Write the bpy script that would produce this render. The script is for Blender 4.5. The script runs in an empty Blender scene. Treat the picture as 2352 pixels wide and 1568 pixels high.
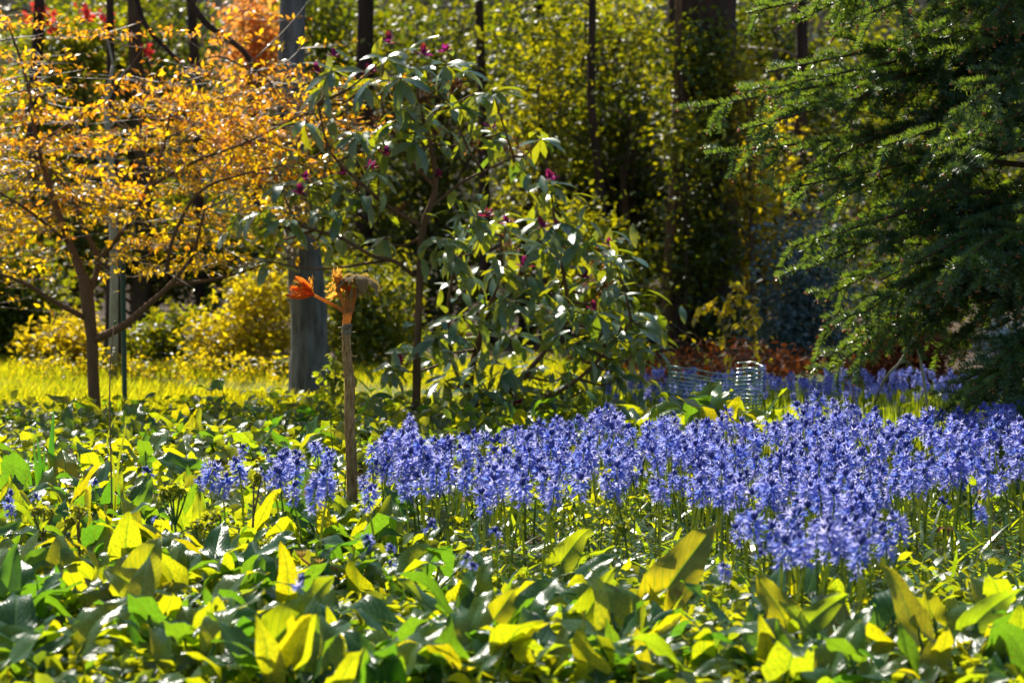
import bpy, math
import numpy as np
from mathutils import Matrix, Vector

# ------------------------------------------------------------------ camera, world, sun, exposure
scene = bpy.context.scene
COL = scene.collection
LENS = 85.0
PW, PH = 2352.0, 1568.0            # working grid used to read positions off the photograph
FD = LENS / 36.0 * PW
HORIZON = 444.0
CAM_H = 1.33
TILT = math.atan((PH / 2 - HORIZON) / FD)

cam_d = bpy.data.cameras.new('camera')
cam = bpy.data.objects.new('camera', cam_d)
COL.objects.link(cam)
cam_d.lens = LENS
cam_d.sensor_width = 36.0
cam_d.clip_start = 0.1
cam_d.clip_end = 600.0
cam.location = (0, 0, CAM_H)
cam.rotation_euler = (math.pi / 2 - TILT, 0, 0)
cam_d.dof.use_dof = True
cam_d.dof.focus_distance = 9.7
cam_d.dof.aperture_fstop = 3.8
scene.camera = cam

SUN_EL, SUN_AZ = math.radians(46), math.radians(-26)      # azimuth measured from +Y (view direction) towards +X
sun_dir = Vector((math.sin(SUN_AZ) * math.cos(SUN_EL), math.cos(SUN_AZ) * math.cos(SUN_EL), math.sin(SUN_EL)))
world = bpy.data.worlds.new('World')
scene.world = world
world.use_nodes = True
wn = world.node_tree
sky = wn.nodes.new('ShaderNodeTexSky')
sky.sky_type = 'NISHITA'
sky.sun_disc = False
sky.sun_elevation = SUN_EL
sky.sun_rotation = SUN_AZ
wn.links.new(sky.outputs[0], wn.nodes['Background'].inputs[0])
wn.nodes['Background'].inputs[1].default_value = 0.09
sun_d = bpy.data.lights.new('sun', 'SUN')
sun_d.energy = 5.0
sun_d.angle = math.radians(0.5)
sun_d.color = (1.0, 0.93, 0.80)
sun = bpy.data.objects.new('sun', sun_d)
COL.objects.link(sun)
sun.rotation_euler = (-sun_dir).to_track_quat('-Z', 'Y').to_euler()
sun.location = sun_dir * 60

scene.view_settings.view_transform = 'Standard'
scene.view_settings.look = 'None'
scene.view_settings.gamma = 1.0
scene.view_settings.exposure = 1.0
scene.view_settings.use_curve_mapping = False
scene.cycles.use_denoising = True
scene.cycles.max_bounces = 7
scene.cycles.diffuse_bounces = 4
scene.cycles.transmission_bounces = 5
scene.cycles.glossy_bounces = 2
scene.cycles.use_adaptive_sampling = False
scene.cycles.sample_clamp_indirect = 6.0

# ------------------------------------------------------------------ helpers
rng = np.random.default_rng(7)
U = rng.uniform
def A(*v): return np.array(v, float)
def unit(v):
    v = np.asarray(v, float)
    n = np.linalg.norm(v, axis=-1, keepdims=True)
    return v / np.maximum(n, 1e-9)

CT, ST = math.cos(TILT), math.sin(TILT)
def ray(px, py):
    a, b = (px - PW / 2) / FD, (PH / 2 - py) / FD
    return A(a, CT + b * ST, -ST + b * CT)
def gnd(px, py, z=0.0):
    r = ray(px, py)
    return A(0, 0, CAM_H) + r * ((z - CAM_H) / r[2])
def at(px, py, Y):
    r = ray(px, py)
    return A(0, 0, CAM_H) + r * (Y / r[1])
def row(py):                       # distance of the ground seen at that row
    return float(gnd(PW / 2, py)[1])
def proj(p):
    d = np.asarray(p, float) - A(0, 0, CAM_H)
    dep = d[..., 1] * CT - d[..., 2] * ST
    up = d[..., 1] * ST + d[..., 2] * CT
    return PW / 2 + FD * d[..., 0] / dep, PH / 2 - FD * up / dep

class T:
    """a small mesh template"""
    def __init__(s, V, F, UV=None, M=None):
        s.V = np.asarray(V, float); s.F = F
        s.UV = np.zeros((len(s.V), 2)) if UV is None else np.asarray(UV, float)
        s.M = np.zeros(len(F), int) if M is None else np.asarray(M, int)
        s.loops = np.array([i for f in F for i in f], int)
        s.tot = np.array([len(f) for f in F], int)

class Geo:
    def __init__(s): s.c = []; s.nv = 0
    def add(s, t, Ms=None, rnd=None, mat=None):
        if Ms is None: Ms = np.eye(4)
        Ms = np.asarray(Ms, float)
        if Ms.ndim == 2: Ms = Ms[None]
        N = len(Ms)
        if N == 0: return s
        V = np.einsum('nij,vj->nvi', Ms[:, :3, :3], t.V) + Ms[:, None, :3, 3]
        n = len(t.V)
        off = (np.arange(N) * n + s.nv)[:, None]
        r = rng.random(N) if rnd is None else np.broadcast_to(np.asarray(rnd, float), (N,))
        M = t.M if mat is None else np.full(len(t.M), mat)
        s.c.append((V.reshape(-1, 3), (t.loops[None] + off).ravel(), np.tile(t.tot, N), np.tile(t.UV[t.loops], (N, 1)), np.repeat(r, n), np.tile(M, N)))
        s.nv += N * n
        return s
    def mesh(s, name, mats, smooth=True):
        V, L, TT, UV, R, M = [np.concatenate(x) for x in zip(*s.c)]
        me = bpy.data.meshes.new(name)
        me.vertices.add(len(V)); me.vertices.foreach_set('co', V.astype(np.float32).ravel())
        me.loops.add(len(L)); me.loops.foreach_set('vertex_index', L.astype(np.int32))
        me.polygons.add(len(TT))
        st = np.concatenate([[0], np.cumsum(TT)[:-1]])
        me.polygons.foreach_set('loop_start', st.astype(np.int32))
        me.polygons.foreach_set('material_index', M.astype(np.int32))
        me.polygons.foreach_set('use_smooth', np.full(len(TT), smooth))
        uv = me.uv_layers.new(name='UVMap'); uv.data.foreach_set('uv', UV.astype(np.float32).ravel())
        at_ = me.attributes.new('rnd', 'FLOAT', 'POINT'); at_.data.foreach_set('value', R.astype(np.float32))
        me.update(calc_edges=True)
        for m in (mats if isinstance(mats, (list, tuple)) else [mats]): me.materials.append(m)
        return me

def frames(pos, d, n, sc=1.0):
    pos = np.atleast_2d(pos); d = np.atleast_2d(d); n = np.atleast_2d(n)
    N = max(len(pos), len(d), len(n))
    y = unit(np.broadcast_to(d, (N, 3))); x = np.cross(y, np.broadcast_to(n, (N, 3)))
    bad = np.linalg.norm(x, axis=1) < 1e-5
    if bad.any(): x[bad] = np.cross(y[bad], A(0.3, 0.2, 0.9))
    x = unit(x); z = np.cross(x, y)
    sc = np.asarray(sc, float)
    if sc.ndim == 0: sc = np.full((N, 3), float(sc))
    elif sc.ndim == 1 and len(sc) == N: sc = np.repeat(sc[:, None], 3, 1)
    M = np.zeros((N, 4, 4)); M[:, 3, 3] = 1
    M[:, :3, 0] = x * sc[:, 0:1]; M[:, :3, 1] = y * sc[:, 1:2]; M[:, :3, 2] = z * sc[:, 2:3]
    M[:, :3, 3] = pos
    return M

def spline(P, n=12):
    P = np.asarray(P, float)
    if len(P) < 3:
        t = np.linspace(0, 1, n)[:, None]; return P[0] * (1 - t) + P[-1] * t
    Q = np.vstack([2 * P[0] - P[1], P, 2 * P[-1] - P[-2]])
    out = []
    segs = len(P) - 1
    for u in np.linspace(0, segs - 1e-6, n):
        i = int(u); t = u - i
        a, b, c, d = Q[i], Q[i + 1], Q[i + 2], Q[i + 3]
        out.append(0.5 * (2 * b + (c - a) * t + (2 * a - 5 * b + 4 * c - d) * t * t + (3 * b - a - 3 * c + d) * t ** 3))
    return np.array(out)

def tube(P, R, sides=6, mat=0, cap=True, wob=0.0, ridge=0.0):
    P = np.asarray(P, float); n = len(P)
    R = np.broadcast_to(np.asarray(R, float), (n,)) if np.ndim(R) == 0 else np.interp(np.linspace(0, 1, n), np.linspace(0, 1, len(R)), R)
    tan = unit(np.gradient(P, axis=0))
    x = np.cross(tan[0], A(0.31, 0.17, 0.93)); x = unit(x)
    V, UV, F = [], [], []
    ang = np.linspace(0, 2 * math.pi, sides, endpoint=False)
    ln = 0
    for i in range(n):
        x = unit(x - tan[i] * np.dot(x, tan[i])); y = np.cross(tan[i], x)
        if i: ln += np.linalg.norm(P[i] - P[i - 1])
        rr = R[i] * (1 + (wob * rng.normal(size=sides) if wob else 0))
        if ridge: rr = rr * (1 + ridge * (np.sin(ang * 7 + .25 * i) * .5 + np.sin(ang * 13 - .4 * i + 1) * .5 + np.sin(ang * 3 + .15 * i) * .8))
        V.append(P[i] + (np.cos(ang) * rr)[:, None] * x + (np.sin(ang) * rr)[:, None] * y)
        UV.append(np.stack([ang / 6.2832, np.full(sides, ln)], 1))
    for i in range(n - 1):
        for k in range(sides):
            k2 = (k + 1) % sides
            F.append((i * sides + k, i * sides + k2, (i + 1) * sides + k2, (i + 1) * sides + k))
    if cap:
        F.append(tuple(range(sides))[::-1]); F.append(tuple((n - 1) * sides + k for k in range(sides)))
    return T(np.vstack(V), F, np.vstack(UV), [mat] * len(F))

# ---- leaf templates: base at origin, axis +Y, face +Z, unit length
def strip_leaf(W=0.35, nseg=4, bend=0.5, fold=0.25, peak=0.45, twist=0.0, tipw=0.0, mat=0):
    V, UV, F = [], [], []
    y = z = 0.0
    for i in range(nseg + 1):
        t = i / nseg
        w = W / 2 * ((math.sin(math.pi * min(1, t / (2 * peak)) * (1 if t < peak else 1)) if t < peak else math.cos(math.pi / 2 * ((t - peak) / (1 - peak)) ** 1.4)))
        w = max(w, 0.012 if i == 0 else tipw)
        tw = twist * t
        for s in (-1, 0, 1):
            V.append((s * w * math.cos(tw), y, z + abs(s) * fold * w + s * w * math.sin(tw))); UV.append((s * w / (W / 2), t))
        a = -bend * (t + .5 / nseg)
        y += math.cos(a) / nseg; z += math.sin(a) / nseg
    for i in range(nseg):
        b = i * 3
        F += [(b, b + 1, b + 4, b + 3), (b + 1, b + 2, b + 5, b + 4)]
    return T(V, F, UV, [mat] * len(F))
def diamond(W=0.5, fold=0.3):
    w = W / 2
    return T([(0, 0, 0), (w, .42, fold * w), (0, 1, 0), (-w, .42, fold * w), (w * .8, .66, fold * w * .6), (-w * .8, .66, fold * w * .6)],
             [(0, 1, 4, 2), (0, 2, 5, 3)], [(0, 0), (1, .42), (0, 1), (-1, .42), (1, .66), (-1, .66)])
def blade(W=0.03, bend=0.6, nseg=3):
    V, UV, F = [], [], []; y = z = 0.0
    for i in range(nseg + 1):
        t = i / nseg; w = W / 2 * (1 - t ** 2.2) * (0.75 + 0.5 * min(t * 3, .5)) + 0.0008
        V += [(-w, y, z), (w, y, z)]; UV += [(-1, t), (1, t)]
        a = -bend * (t + .5 / nseg); y += math.cos(a) / nseg; z += math.sin(a) / nseg
    for i in range(nseg): b = 2 * i; F.append((b, b + 1, b + 3, b + 2))
    return T(V, F, UV)
def merge(ts):
    V, F, UV, M, o = [], [], [], [], 0
    for t in ts:
        V.append(t.V); UV.append(t.UV); M.append(t.M); F += [tuple(i + o for i in f) for f in t.F]; o += len(t.V)
    return T(np.vstack(V), F, np.vstack(UV), np.concatenate(M))
def xform(t, M):
    M = np.asarray(M, float)
    return T(t.V @ M[:3, :3].T + M[:3, 3], t.F, t.UV, t.M)

# ------------------------------------------------------------------ materials
def srgb(c):
    return tuple((x / 12.92 if x <= 0.04045 else ((x + 0.055) / 1.055) ** 2.4) for x in c)
def nodes_of(name):
    m = bpy.data.materials.new(name); m.use_nodes = True
    nt = m.node_tree; nt.nodes.clear()
    return m, nt, (lambda k: nt.nodes.new('ShaderNode' + k)), nt.links.new
def ramp_node(N, cols):
    r = N('ValToRGB'); e = r.color_ramp.elements
    while len(e) < len(cols): e.new(0.5)
    for i, c in enumerate(cols):
        e[i].position = i / max(1, len(cols) - 1); e[i].color = (*c, 1)
    return r
def rnd_value(N, L):
    a = N('Attribute'); a.attribute_name = 'rnd'; o = N('ObjectInfo')
    s = N('Math'); s.operation = 'ADD'; L(a.outputs['Fac'], s.inputs[0]); L(o.outputs['Random'], s.inputs[1])
    f = N('Math'); f.operation = 'FRACT'; L(s.outputs[0], f.inputs[0])
    return f.outputs[0]
def leaf_mat(name, refl, trans, tw=0.5, rough=0.35, spec=0.5, vein=0.0, nscale=18.0, bump=0.15, spots=0):
    m, nt, N, L = nodes_of(name)
    rv = rnd_value(N, L)
    r1, r2 = ramp_node(N, refl), ramp_node(N, trans)
    L(rv, r1.inputs[0]); L(rv, r2.inputs[0])
    tc = N('TexCoord'); nz = N('TexNoise'); nz.inputs['Scale'].default_value = nscale; nz.inputs['Detail'].default_value = 3
    L(tc.outputs['Object'], nz.inputs['Vector'])
    mr = N('MapRange'); mr.inputs[1].default_value = 0.3; mr.inputs[2].default_value = 0.7; mr.inputs[3].default_value = 0.7; mr.inputs[4].default_value = 1.2
    L(nz.outputs[0], mr.inputs[0])
    outs = []
    for r in (r1, r2):
        x = N('VectorMath'); x.operation = 'SCALE'; L(r.outputs[0], x.inputs[0]); L(mr.outputs[0], x.inputs['Scale']); outs.append(x.outputs[0])
    height = nz.outputs[0]
    if vein:
        uv = N('UVMap'); sp = N('SeparateXYZ'); L(uv.outputs[0], sp.inputs[0])
        ab = N('Math'); ab.operation = 'ABSOLUTE'; L(sp.outputs[0], ab.inputs[0])
        mid = N('MapRange'); mid.inputs[1].default_value = 0.015; mid.inputs[2].default_value = 0.09; mid.inputs[3].default_value = 1; mid.inputs[4].default_value = 0
        L(ab.outputs[0], mid.inputs[0])
        k = N('Math'); k.operation = 'MULTIPLY_ADD'; L(ab.outputs[0], k.inputs[0]); k.inputs[1].default_value = -0.45; L(sp.outputs[1], k.inputs[2])
        k2 = N('Math'); k2.operation = 'MULTIPLY'; L(k.outputs[0], k2.inputs[0]); k2.inputs[1].default_value = 8.0
        wob = N('Math'); wob.operation = 'ADD'; L(k2.outputs[0], wob.inputs[0]); L(nz.outputs[0], wob.inputs[1])
        fr = N('Math'); fr.operation = 'PINGPONG'; L(wob.outputs[0], fr.inputs[0]); fr.inputs[1].default_value = 0.5
        sv = N('MapRange'); sv.inputs[1].default_value = 0.02; sv.inputs[2].default_value = 0.14; sv.inputs[3].default_value = 0.75; sv.inputs[4].default_value = 0
        L(fr.outputs[0], sv.inputs[0])
        mx = N('Math'); mx.operation = 'MAXIMUM'; L(mid.outputs[0], mx.inputs[0]); L(sv.outputs[0], mx.inputs[1])
        vf = N('Math'); vf.operation = 'MULTIPLY'; L(mx.outputs[0], vf.inputs[0]); vf.inputs[1].default_value = vein
        new = []
        for o, c in ((outs[0], (0.16, 0.26, 0.08)), (outs[1], (0.16, 0.30, 0.008))):
            mm = N('Mix'); mm.data_type = 'RGBA'; L(vf.outputs[0], mm.inputs[0]); L(o, mm.inputs[6]); mm.inputs[7].default_value = (*c, 1); new.append(mm.outputs[2])
        outs = new
        hh = N('Math'); hh.operation = 'SUBTRACT'; L(nz.outputs[0], hh.inputs[0]); L(mx.outputs[0], hh.inputs[1]); height = hh.outputs[0]
    if spots:
        n2 = N('TexNoise'); n2.inputs['Scale'].default_value = 9.0; n2.inputs['Detail'].default_value = 5; oi = N('ObjectInfo')
        va = N('VectorMath'); va.operation = 'ADD'; cx = N('CombineXYZ'); sc_ = N('Math'); sc_.operation = 'MULTIPLY'; L(oi.outputs['Random'], sc_.inputs[0]); sc_.inputs[1].default_value = 37.0
        L(sc_.outputs[0], cx.inputs[0]); L(tc.outputs['Object'], va.inputs[0]); L(cx.outputs[0], va.inputs[1]); L(va.outputs[0], n2.inputs['Vector'])
        sm = N('MapRange'); sm.inputs[1].default_value = .66; sm.inputs[2].default_value = .72; sm.inputs[3].default_value = 0; sm.inputs[4].default_value = .8; L(n2.outputs[0], sm.inputs[0])
        new = []
        for o, c in ((outs[0], (0.12, 0.07, 0.02)), (outs[1], (0.30, 0.16, 0.01))):
            mm = N('Mix'); mm.data_type = 'RGBA'; L(sm.outputs[0], mm.inputs[0]); L(o, mm.inputs[6]); mm.inputs[7].default_value = (*c, 1); new.append(mm.outputs[2])
        outs = new
    b = N('BsdfPrincipled'); L(outs[0], b.inputs['Base Color']); b.inputs['Roughness'].default_value = rough; b.inputs['Specular IOR Level'].default_value = spec
    t = N('BsdfTranslucent'); L(outs[1], t.inputs['Color'])
    if bump:
        bp = N('Bump'); bp.inputs['Strength'].default_value = bump; bp.inputs['Distance'].default_value = 0.01; L(height, bp.inputs['Height'])
        L(bp.outputs[0], b.inputs['Normal'])
    mix = N('MixShader'); mix.inputs[0].default_value = tw; L(b.outputs[0], mix.inputs[1]); L(t.outputs[0], mix.inputs[2])
    o = N('OutputMaterial'); L(mix.outputs[0], o.inputs[0])
    return m
def solid_mat(name, c1, c2, scale=(6, 6, 6), rough=0.8, bump=0.5, dist=0.02, spec=0.3, detail=6, coords='Object', c3=None, metallic=0):
    m, nt, N, L = nodes_of(name)
    tc = N('TexCoord'); mp = N('Mapping'); mp.inputs['Scale'].default_value = scale; L(tc.outputs[coords], mp.inputs[0])
    nz = N('TexNoise'); nz.inputs['Scale'].default_value = 1; nz.inputs['Detail'].default_value = detail; nz.inputs['Roughness'].default_value = 0.65
    L(mp.outputs[0], nz.inputs['Vector'])
    r = ramp_node(N, [c1, c2] if c3 is None else [c1, c2, c3])
    e = r.color_ramp.elements; e[0].position = 0.32; e[-1].position = 0.7
    L(nz.outputs[0], r.inputs[0])
    b = N('BsdfPrincipled'); L(r.outputs[0], b.inputs['Base Color']); b.inputs['Roughness'].default_value = rough; b.inputs['Specular IOR Level'].default_value = spec
    b.inputs['Metallic'].default_value = metallic
    bp = N('Bump'); bp.inputs['Strength'].default_value = bump; bp.inputs['Distance'].default_value = dist; L(nz.outputs[0], bp.inputs['Height']); L(bp.outputs[0], b.inputs['Normal'])
    o = N('OutputMaterial'); L(b.outputs[0], o.inputs[0])
    return m

MT = {}
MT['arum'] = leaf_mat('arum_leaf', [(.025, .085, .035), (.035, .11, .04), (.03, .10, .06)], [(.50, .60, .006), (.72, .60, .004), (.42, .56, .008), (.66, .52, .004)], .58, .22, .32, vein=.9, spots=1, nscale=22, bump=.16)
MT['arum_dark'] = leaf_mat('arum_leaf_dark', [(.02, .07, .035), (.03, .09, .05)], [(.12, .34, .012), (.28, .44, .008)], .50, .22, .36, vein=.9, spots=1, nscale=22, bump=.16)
MT['stalk'] = leaf_mat('green_stalk', [(.05, .12, .03), (.06, .14, .04)], [(.30, .42, .02), (.25, .40, .02)], .35, .4, .4)
MT['cover'] = leaf_mat('ground_cover_leaf', [(.02, .07, .03), (.04, .10, .035), (.03, .09, .05)], [(.42, .50, .01), (.60, .56, .008), (.26, .44, .010)], .58, .30, .32, vein=.4, nscale=30)
MT['strap'] = leaf_mat('strap_leaf', [(.03, .10, .035), (.05, .13, .04)], [(.34, .50, .008), (.60, .62, .006)], .5, .22, .6, nscale=12)
MT['sword'] = leaf_mat('sword_leaf', [(.02, .09, .02), (.03, .11, .025)], [(.10, .42, .012), (.20, .50, .012)], .45, .3, .5, nscale=12)
MT['grass'] = leaf_mat('lawn_grass', [(.06, .12, .02), (.08, .13, .02)], [(.40, .50, .01), (.66, .62, .008), (.85, .70, .006), (.80, .62, .008)], .62, .5, .3, bump=0)
MT['bell'] = leaf_mat('bluebell_petal', [(.055, .085, .44), (.12, .14, .62), (.05, .085, .50), (.18, .19, .66)], [(.26, .34, .92), (.68, .66, 1.0), (.18, .30, .90), (.52, .52, 1.0)], .50, .40, .5, nscale=60, bump=0)
MT['bellbud'] = leaf_mat('bluebell_bud', [(.06, .075, .32), (.09, .10, .40)], [(.18, .22, .62), (.26, .28, .7)], .40, .45, .35, nscale=60, bump=0)
MT['bellstem'] = leaf_mat('bluebell_stem', [(.07, .15, .04), (.09, .17, .045)], [(.45, .55, .015), (.55, .58, .015)], .5, .35, .5, nscale=20)
MT['rhodo'] = leaf_mat('rhododendron_leaf', [(.04, .13, .12), (.055, .15, .12), (.06, .16, .095)], [(.22, .34, .010), (.60, .56, .006), (.38, .46, .006)], .42, .28, .75, vein=.25, nscale=25, bump=.12)
MT['rhodo_flower'] = leaf_mat('rhododendron_bud', [(.16, .008, .06), (.22, .012, .11), (.20, .02, .03)], [(.42, .015, .16), (.48, .03, .26), (.50, .05, .03)], .40, .45, .3)
MT['seedhead'] = leaf_mat('dry_seedhead', [(.20, .07, .02), (.28, .10, .03), (.15, .05, .02)], [(.55, .18, .02), (.65, .24, .03)], .35, .6, .2)
MT['maple_o'] = leaf_mat('orange_leaf', [(.30, .09, .02), (.34, .14, .02), (.25, .12, .03)], [(1.0, .42, .010), (1.0, .52, .010), (1.0, .32, .012), (1.0, .56, .010)], .66, .32, .6)
MT['maple_y'] = leaf_mat('amber_leaf', [(.24, .13, .02), (.22, .15, .02), (.15, .14, .03)], [(1.0, .60, .006), (.95, .68, .006), (1.0, .50, .008), (.85, .68, .008)], .64, .32, .6)
MT['yellow'] = leaf_mat('yellow_leaf', [(.14, .14, .02), (.16, .15, .02), (.10, .13, .03)], [(.85, .66, .008), (.90, .62, .008), (.70, .62, .010)], .55, .4, .5)
MT['ygreen'] = leaf_mat('yellow_green_leaf', [(.06, .11, .02), (.08, .12, .02), (.05, .10, .03)], [(.42, .42, .005), (.58, .48, .004), (.28, .36, .006)], .50, .42, .4)
MT['olive'] = leaf_mat('olive_leaf', [(.035, .07, .018), (.045, .08, .02), (.03, .065, .03)], [(.15, .19, .003), (.30, .27, .003), (.12, .18, .004)], .52, .42, .45)
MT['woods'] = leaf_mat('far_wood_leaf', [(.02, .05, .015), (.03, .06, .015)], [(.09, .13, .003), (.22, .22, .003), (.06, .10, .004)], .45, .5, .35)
MT['dark'] = leaf_mat('dark_evergreen_leaf', [(.03, .07, .02), (.04, .08, .02)], [(.22, .26, .004), (.36, .34, .004), (.18, .26, .005)], .56, .42, .45)
MT['glauc'] = leaf_mat('glaucous_leaf', [(.05, .10, .11), (.08, .13, .15), (.04, .08, .07)], [(.10, .18, .08), (.16, .22, .06)], .30, .28, .8)
MT['silver'] = leaf_mat('silver_leaf', [(.30, .40, .42), (.36, .46, .48)], [(.2, .3, .25), (.25, .3, .25)], .25, .45, .5)
MT['bracken'] = leaf_mat('dead_bracken', [(.09, .030, .012), (.16, .05, .018), (.06, .022, .012)], [(.22, .06, .01), (.34, .09, .012)], .28, .7, .15)
MT['copper'] = leaf_mat('copper_leaf', [(.36, .13, .05), (.40, .18, .06)], [(.95, .42, .08), (.95, .34, .05), (.95, .50, .10)], .55, .4, .4)
MT['red'] = leaf_mat('red_petal', [(.40, .02, .03), (.45, .03, .05)], [(.8, .05, .06), (.8, .08, .04)], .45, .5, .3)
MT['needle'] = leaf_mat('spruce_needle', [(.028, .09, .045), (.035, .10, .04), (.04, .105, .075)], [(.20, .38, .02), (.42, .52, .015)], .34, .34, .8, bump=0)
MT['sbud'] = leaf_mat('spruce_bud', [(.45, .17, .05), (.5, .22, .08)], [(.8, .3, .05), (.8, .35, .06)], .3, .5, .4, bump=0)
MT['bark'] = solid_mat('brown_bark', (.045, .026, .012), (.11, .065, .03), (25, 25, 6), .85, .8)
MT['bark_warm'] = solid_mat('warm_bark', (.09, .045, .018), (.18, .09, .035), (30, 30, 8), .8, .6)
MT['bark_grey'] = solid_mat('grey_bark', (.04, .04, .036), (.11, .11, .105), (16, 16, 4), .9, .8, c3=(.17, .175, .17))
MT['bark_dark'] = solid_mat('dark_bark', (.022, .012, .009), (.085, .045, .028), (14, 14, 3), .9, 1.0, .08)
MT['bark_pale'] = solid_mat('pale_bark', (.22, .19, .12), (.38, .34, .24), (20, 20, 8), .7, .4)
MT['twig'] = solid_mat('twig_bark', (.12, .08, .045), (.26, .19, .12), (40, 40, 20), .5, .2, spec=.5)
MT['soil'] = solid_mat('soil', (.022, .013, .007), (.06, .035, .018), (5, 5, 5), .95, .9, .05, c3=(.09, .05, .025))
MT['lawn'] = solid_mat('lawn_turf', (.05, .075, .012), (.10, .12, .018), (3, 3, 3), .95, .8, .04)
MT['litter'] = solid_mat('leaf_litter_bank', (.020, .016, .008), (.045, .035, .014), (2, 2, 2), .95, .9, .08)
MT['post'] = solid_mat('green_paint', (.008, .045, .028), (.012, .06, .035), (8, 8, 8), .45, .15, spec=.5)
MT['wire'] = solid_mat('green_plastic_mesh', (.06, .15, .14), (.09, .20, .18), (30, 30, 30), .22, .1, spec=.9)
MT['fuzz'] = leaf_mat('orange_felt', [(.42, .20, .05), (.50, .26, .08)], [(.95, .45, .04), (1.0, .55, .07)], .48, .8, .15, nscale=150, bump=.5)
MT['fuzz_red'] = leaf_mat('red_felt', [(.30, .06, .015), (.36, .08, .02)], [(1.0, .20, .015), (1.0, .26, .02)], .6, .8, .15, nscale=90, bump=.5)
MT['fuzz_olive'] = leaf_mat('olive_felt', [(.16, .11, .05), (.24, .17, .08)], [(.40, .28, .05), (.55, .38, .08)], .36, .85, .15, nscale=120, bump=.5)
MT['corky'] = solid_mat('corky_stem', (.16, .07, .02), (.50, .27, .08), (120, 120, 26), .8, 1.0, .02, c3=(.68, .42, .17))
MT['papery'] = solid_mat('papery_collar', (.16, .12, .06), (.34, .27, .15), (60, 60, 160), .8, 1.0, .01)
MT['fern'] = leaf_mat('fern_frond', [(.14, .19, .025), (.19, .22, .035)], [(.65, .68, .01), (.75, .72, .012)], .5, .5, .3)
MT['fernstalk'] = solid_mat('fern_stalk', (.12, .08, .025), (.24, .16, .05), (60, 60, 30), .6, .4)
MT['straw'] = solid_mat('dry_straw', (.16, .09, .04), (.28, .17, .08), (60, 60, 10), .6, .2)
MT['redstalk'] = solid_mat('red_stalk', (.40, .10, .06), (.5, .16, .09), (60, 60, 10), .5, .1)

# ------------------------------------------------------------------ object helpers
def tag(o, label=None, cat=None, group=None, kind=None):
    if label: o['label'] = label
    if cat: o['category'] = cat
    if group: o['group'] = group
    if kind: o['kind'] = kind
    return o
def obj(name, me, parent=None, M=None):
    o = bpy.data.objects.new(name, me); COL.objects.link(o)
    if parent is not None: o.parent = parent
    if M is not None: o.matrix_basis = Matrix(np.asarray(M).tolist())
    return o
def thing(name, loc, label, cat, group=None, rz=0.0):
    o = bpy.data.objects.new(name, None); COL.objects.link(o)
    o.location = [float(v) for v in loc]; o.rotation_euler = (0, 0, rz); o.empty_display_size = 0.1
    return tag(o, label, cat, group)
def shift(P, o): return np.asarray(P, float) - np.asarray(o, float)
def in_poly(x, y, poly):
    c = False; j = len(poly) - 1
    for i in range(len(poly)):
        if (poly[i][1] > y) != (poly[j][1] > y) and x < (poly[j][0] - poly[i][0]) * (y - poly[i][1]) / (poly[j][1] - poly[i][1]) + poly[i][0]: c = not c
        j = i
    return c

# ------------------------------------------------------------------ setting
def sheet(name, x0, x1, y0, y1, nx, ny, zf, mat):
    xs, ys = np.linspace(x0, x1, nx), np.linspace(y0, y1, ny)
    X, Y = np.meshgrid(xs, ys); V = np.stack([X, Y, zf(X, Y)], -1).reshape(-1, 3)
    F = [(j * nx + i, j * nx + i + 1, (j + 1) * nx + i + 1, (j + 1) * nx + i) for j in range(ny - 1) for i in range(nx - 1)]
    o = obj(name, Geo().add(T(V, F, V[:, :2])).mesh(name, mat)); o['kind'] = 'structure'; return o
sheet('ground', -150, 150, -40, 260, 3, 3, lambda x, y: x * 0, MT['soil'])
Y_LAWN0, Y_LAWN1 = row(1010), row(846)
lawn_w = lambda y: 0
sheet('lawn', -12, 3.0, Y_LAWN0, Y_LAWN1 + 1.0, 40, 12, lambda x, y: 0.006 + 0.004 * np.sin(x * 3) * np.sin(y * 2.3), MT['lawn'])
Y_HILL = 37.0
def hillz(x, y): return np.clip((y - Y_HILL) / 12, 0, 1) ** 1.2 * 11 + 0.35 * np.sin(x * .7 + y * .3) * np.clip((y - Y_HILL) / 4, 0, 1) - 0.05
sheet('hillside', -45, 45, Y_HILL - 1, Y_HILL + 16, 40, 16, hillz, MT['litter'])

# grass of the lawn
g = Geo()
n = 110000
xs = U(-8.0, 2.2, n); ys = U(Y_LAWN0, Y_LAWN1 + .6, n)
px, py = proj(np.stack([xs, ys, xs * 0], 1))
gn = np.sin(xs * 1.9 + 2 * np.sin(ys * .8)) + np.sin(ys * 2.3 + xs * .7) + .6 * np.sin(xs * 5 + ys * 4)
keep = (px > -900) & (px < 1460) & (gn + U(-1.5, 1.5, n) > -1.7)
xs, ys, gn = xs[keep], ys[keep], gn[keep]; n = len(xs)
az = U(0, 6.28, n); lean = U(.1, .7, n)
d = np.stack([np.cos(az) * lean, np.sin(az) * lean, np.ones(n)], 1)
g.add(blade(.075, .7, 2), frames(np.stack([xs, ys, xs * 0 + .004], 1), d, np.stack([-np.sin(az), np.cos(az), U(-.3, .3, n)], 1), U(.04, .10, n) * (1 + .28 * gn)), rnd=np.clip(.5 + .16 * gn + U(-.25, .25, n), 0, .999))
tag(obj('grass', g.mesh('grass', MT['grass'])), 'bright sunlit lawn grass behind the orange-leaved tree', 'grass', kind='stuff')

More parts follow.
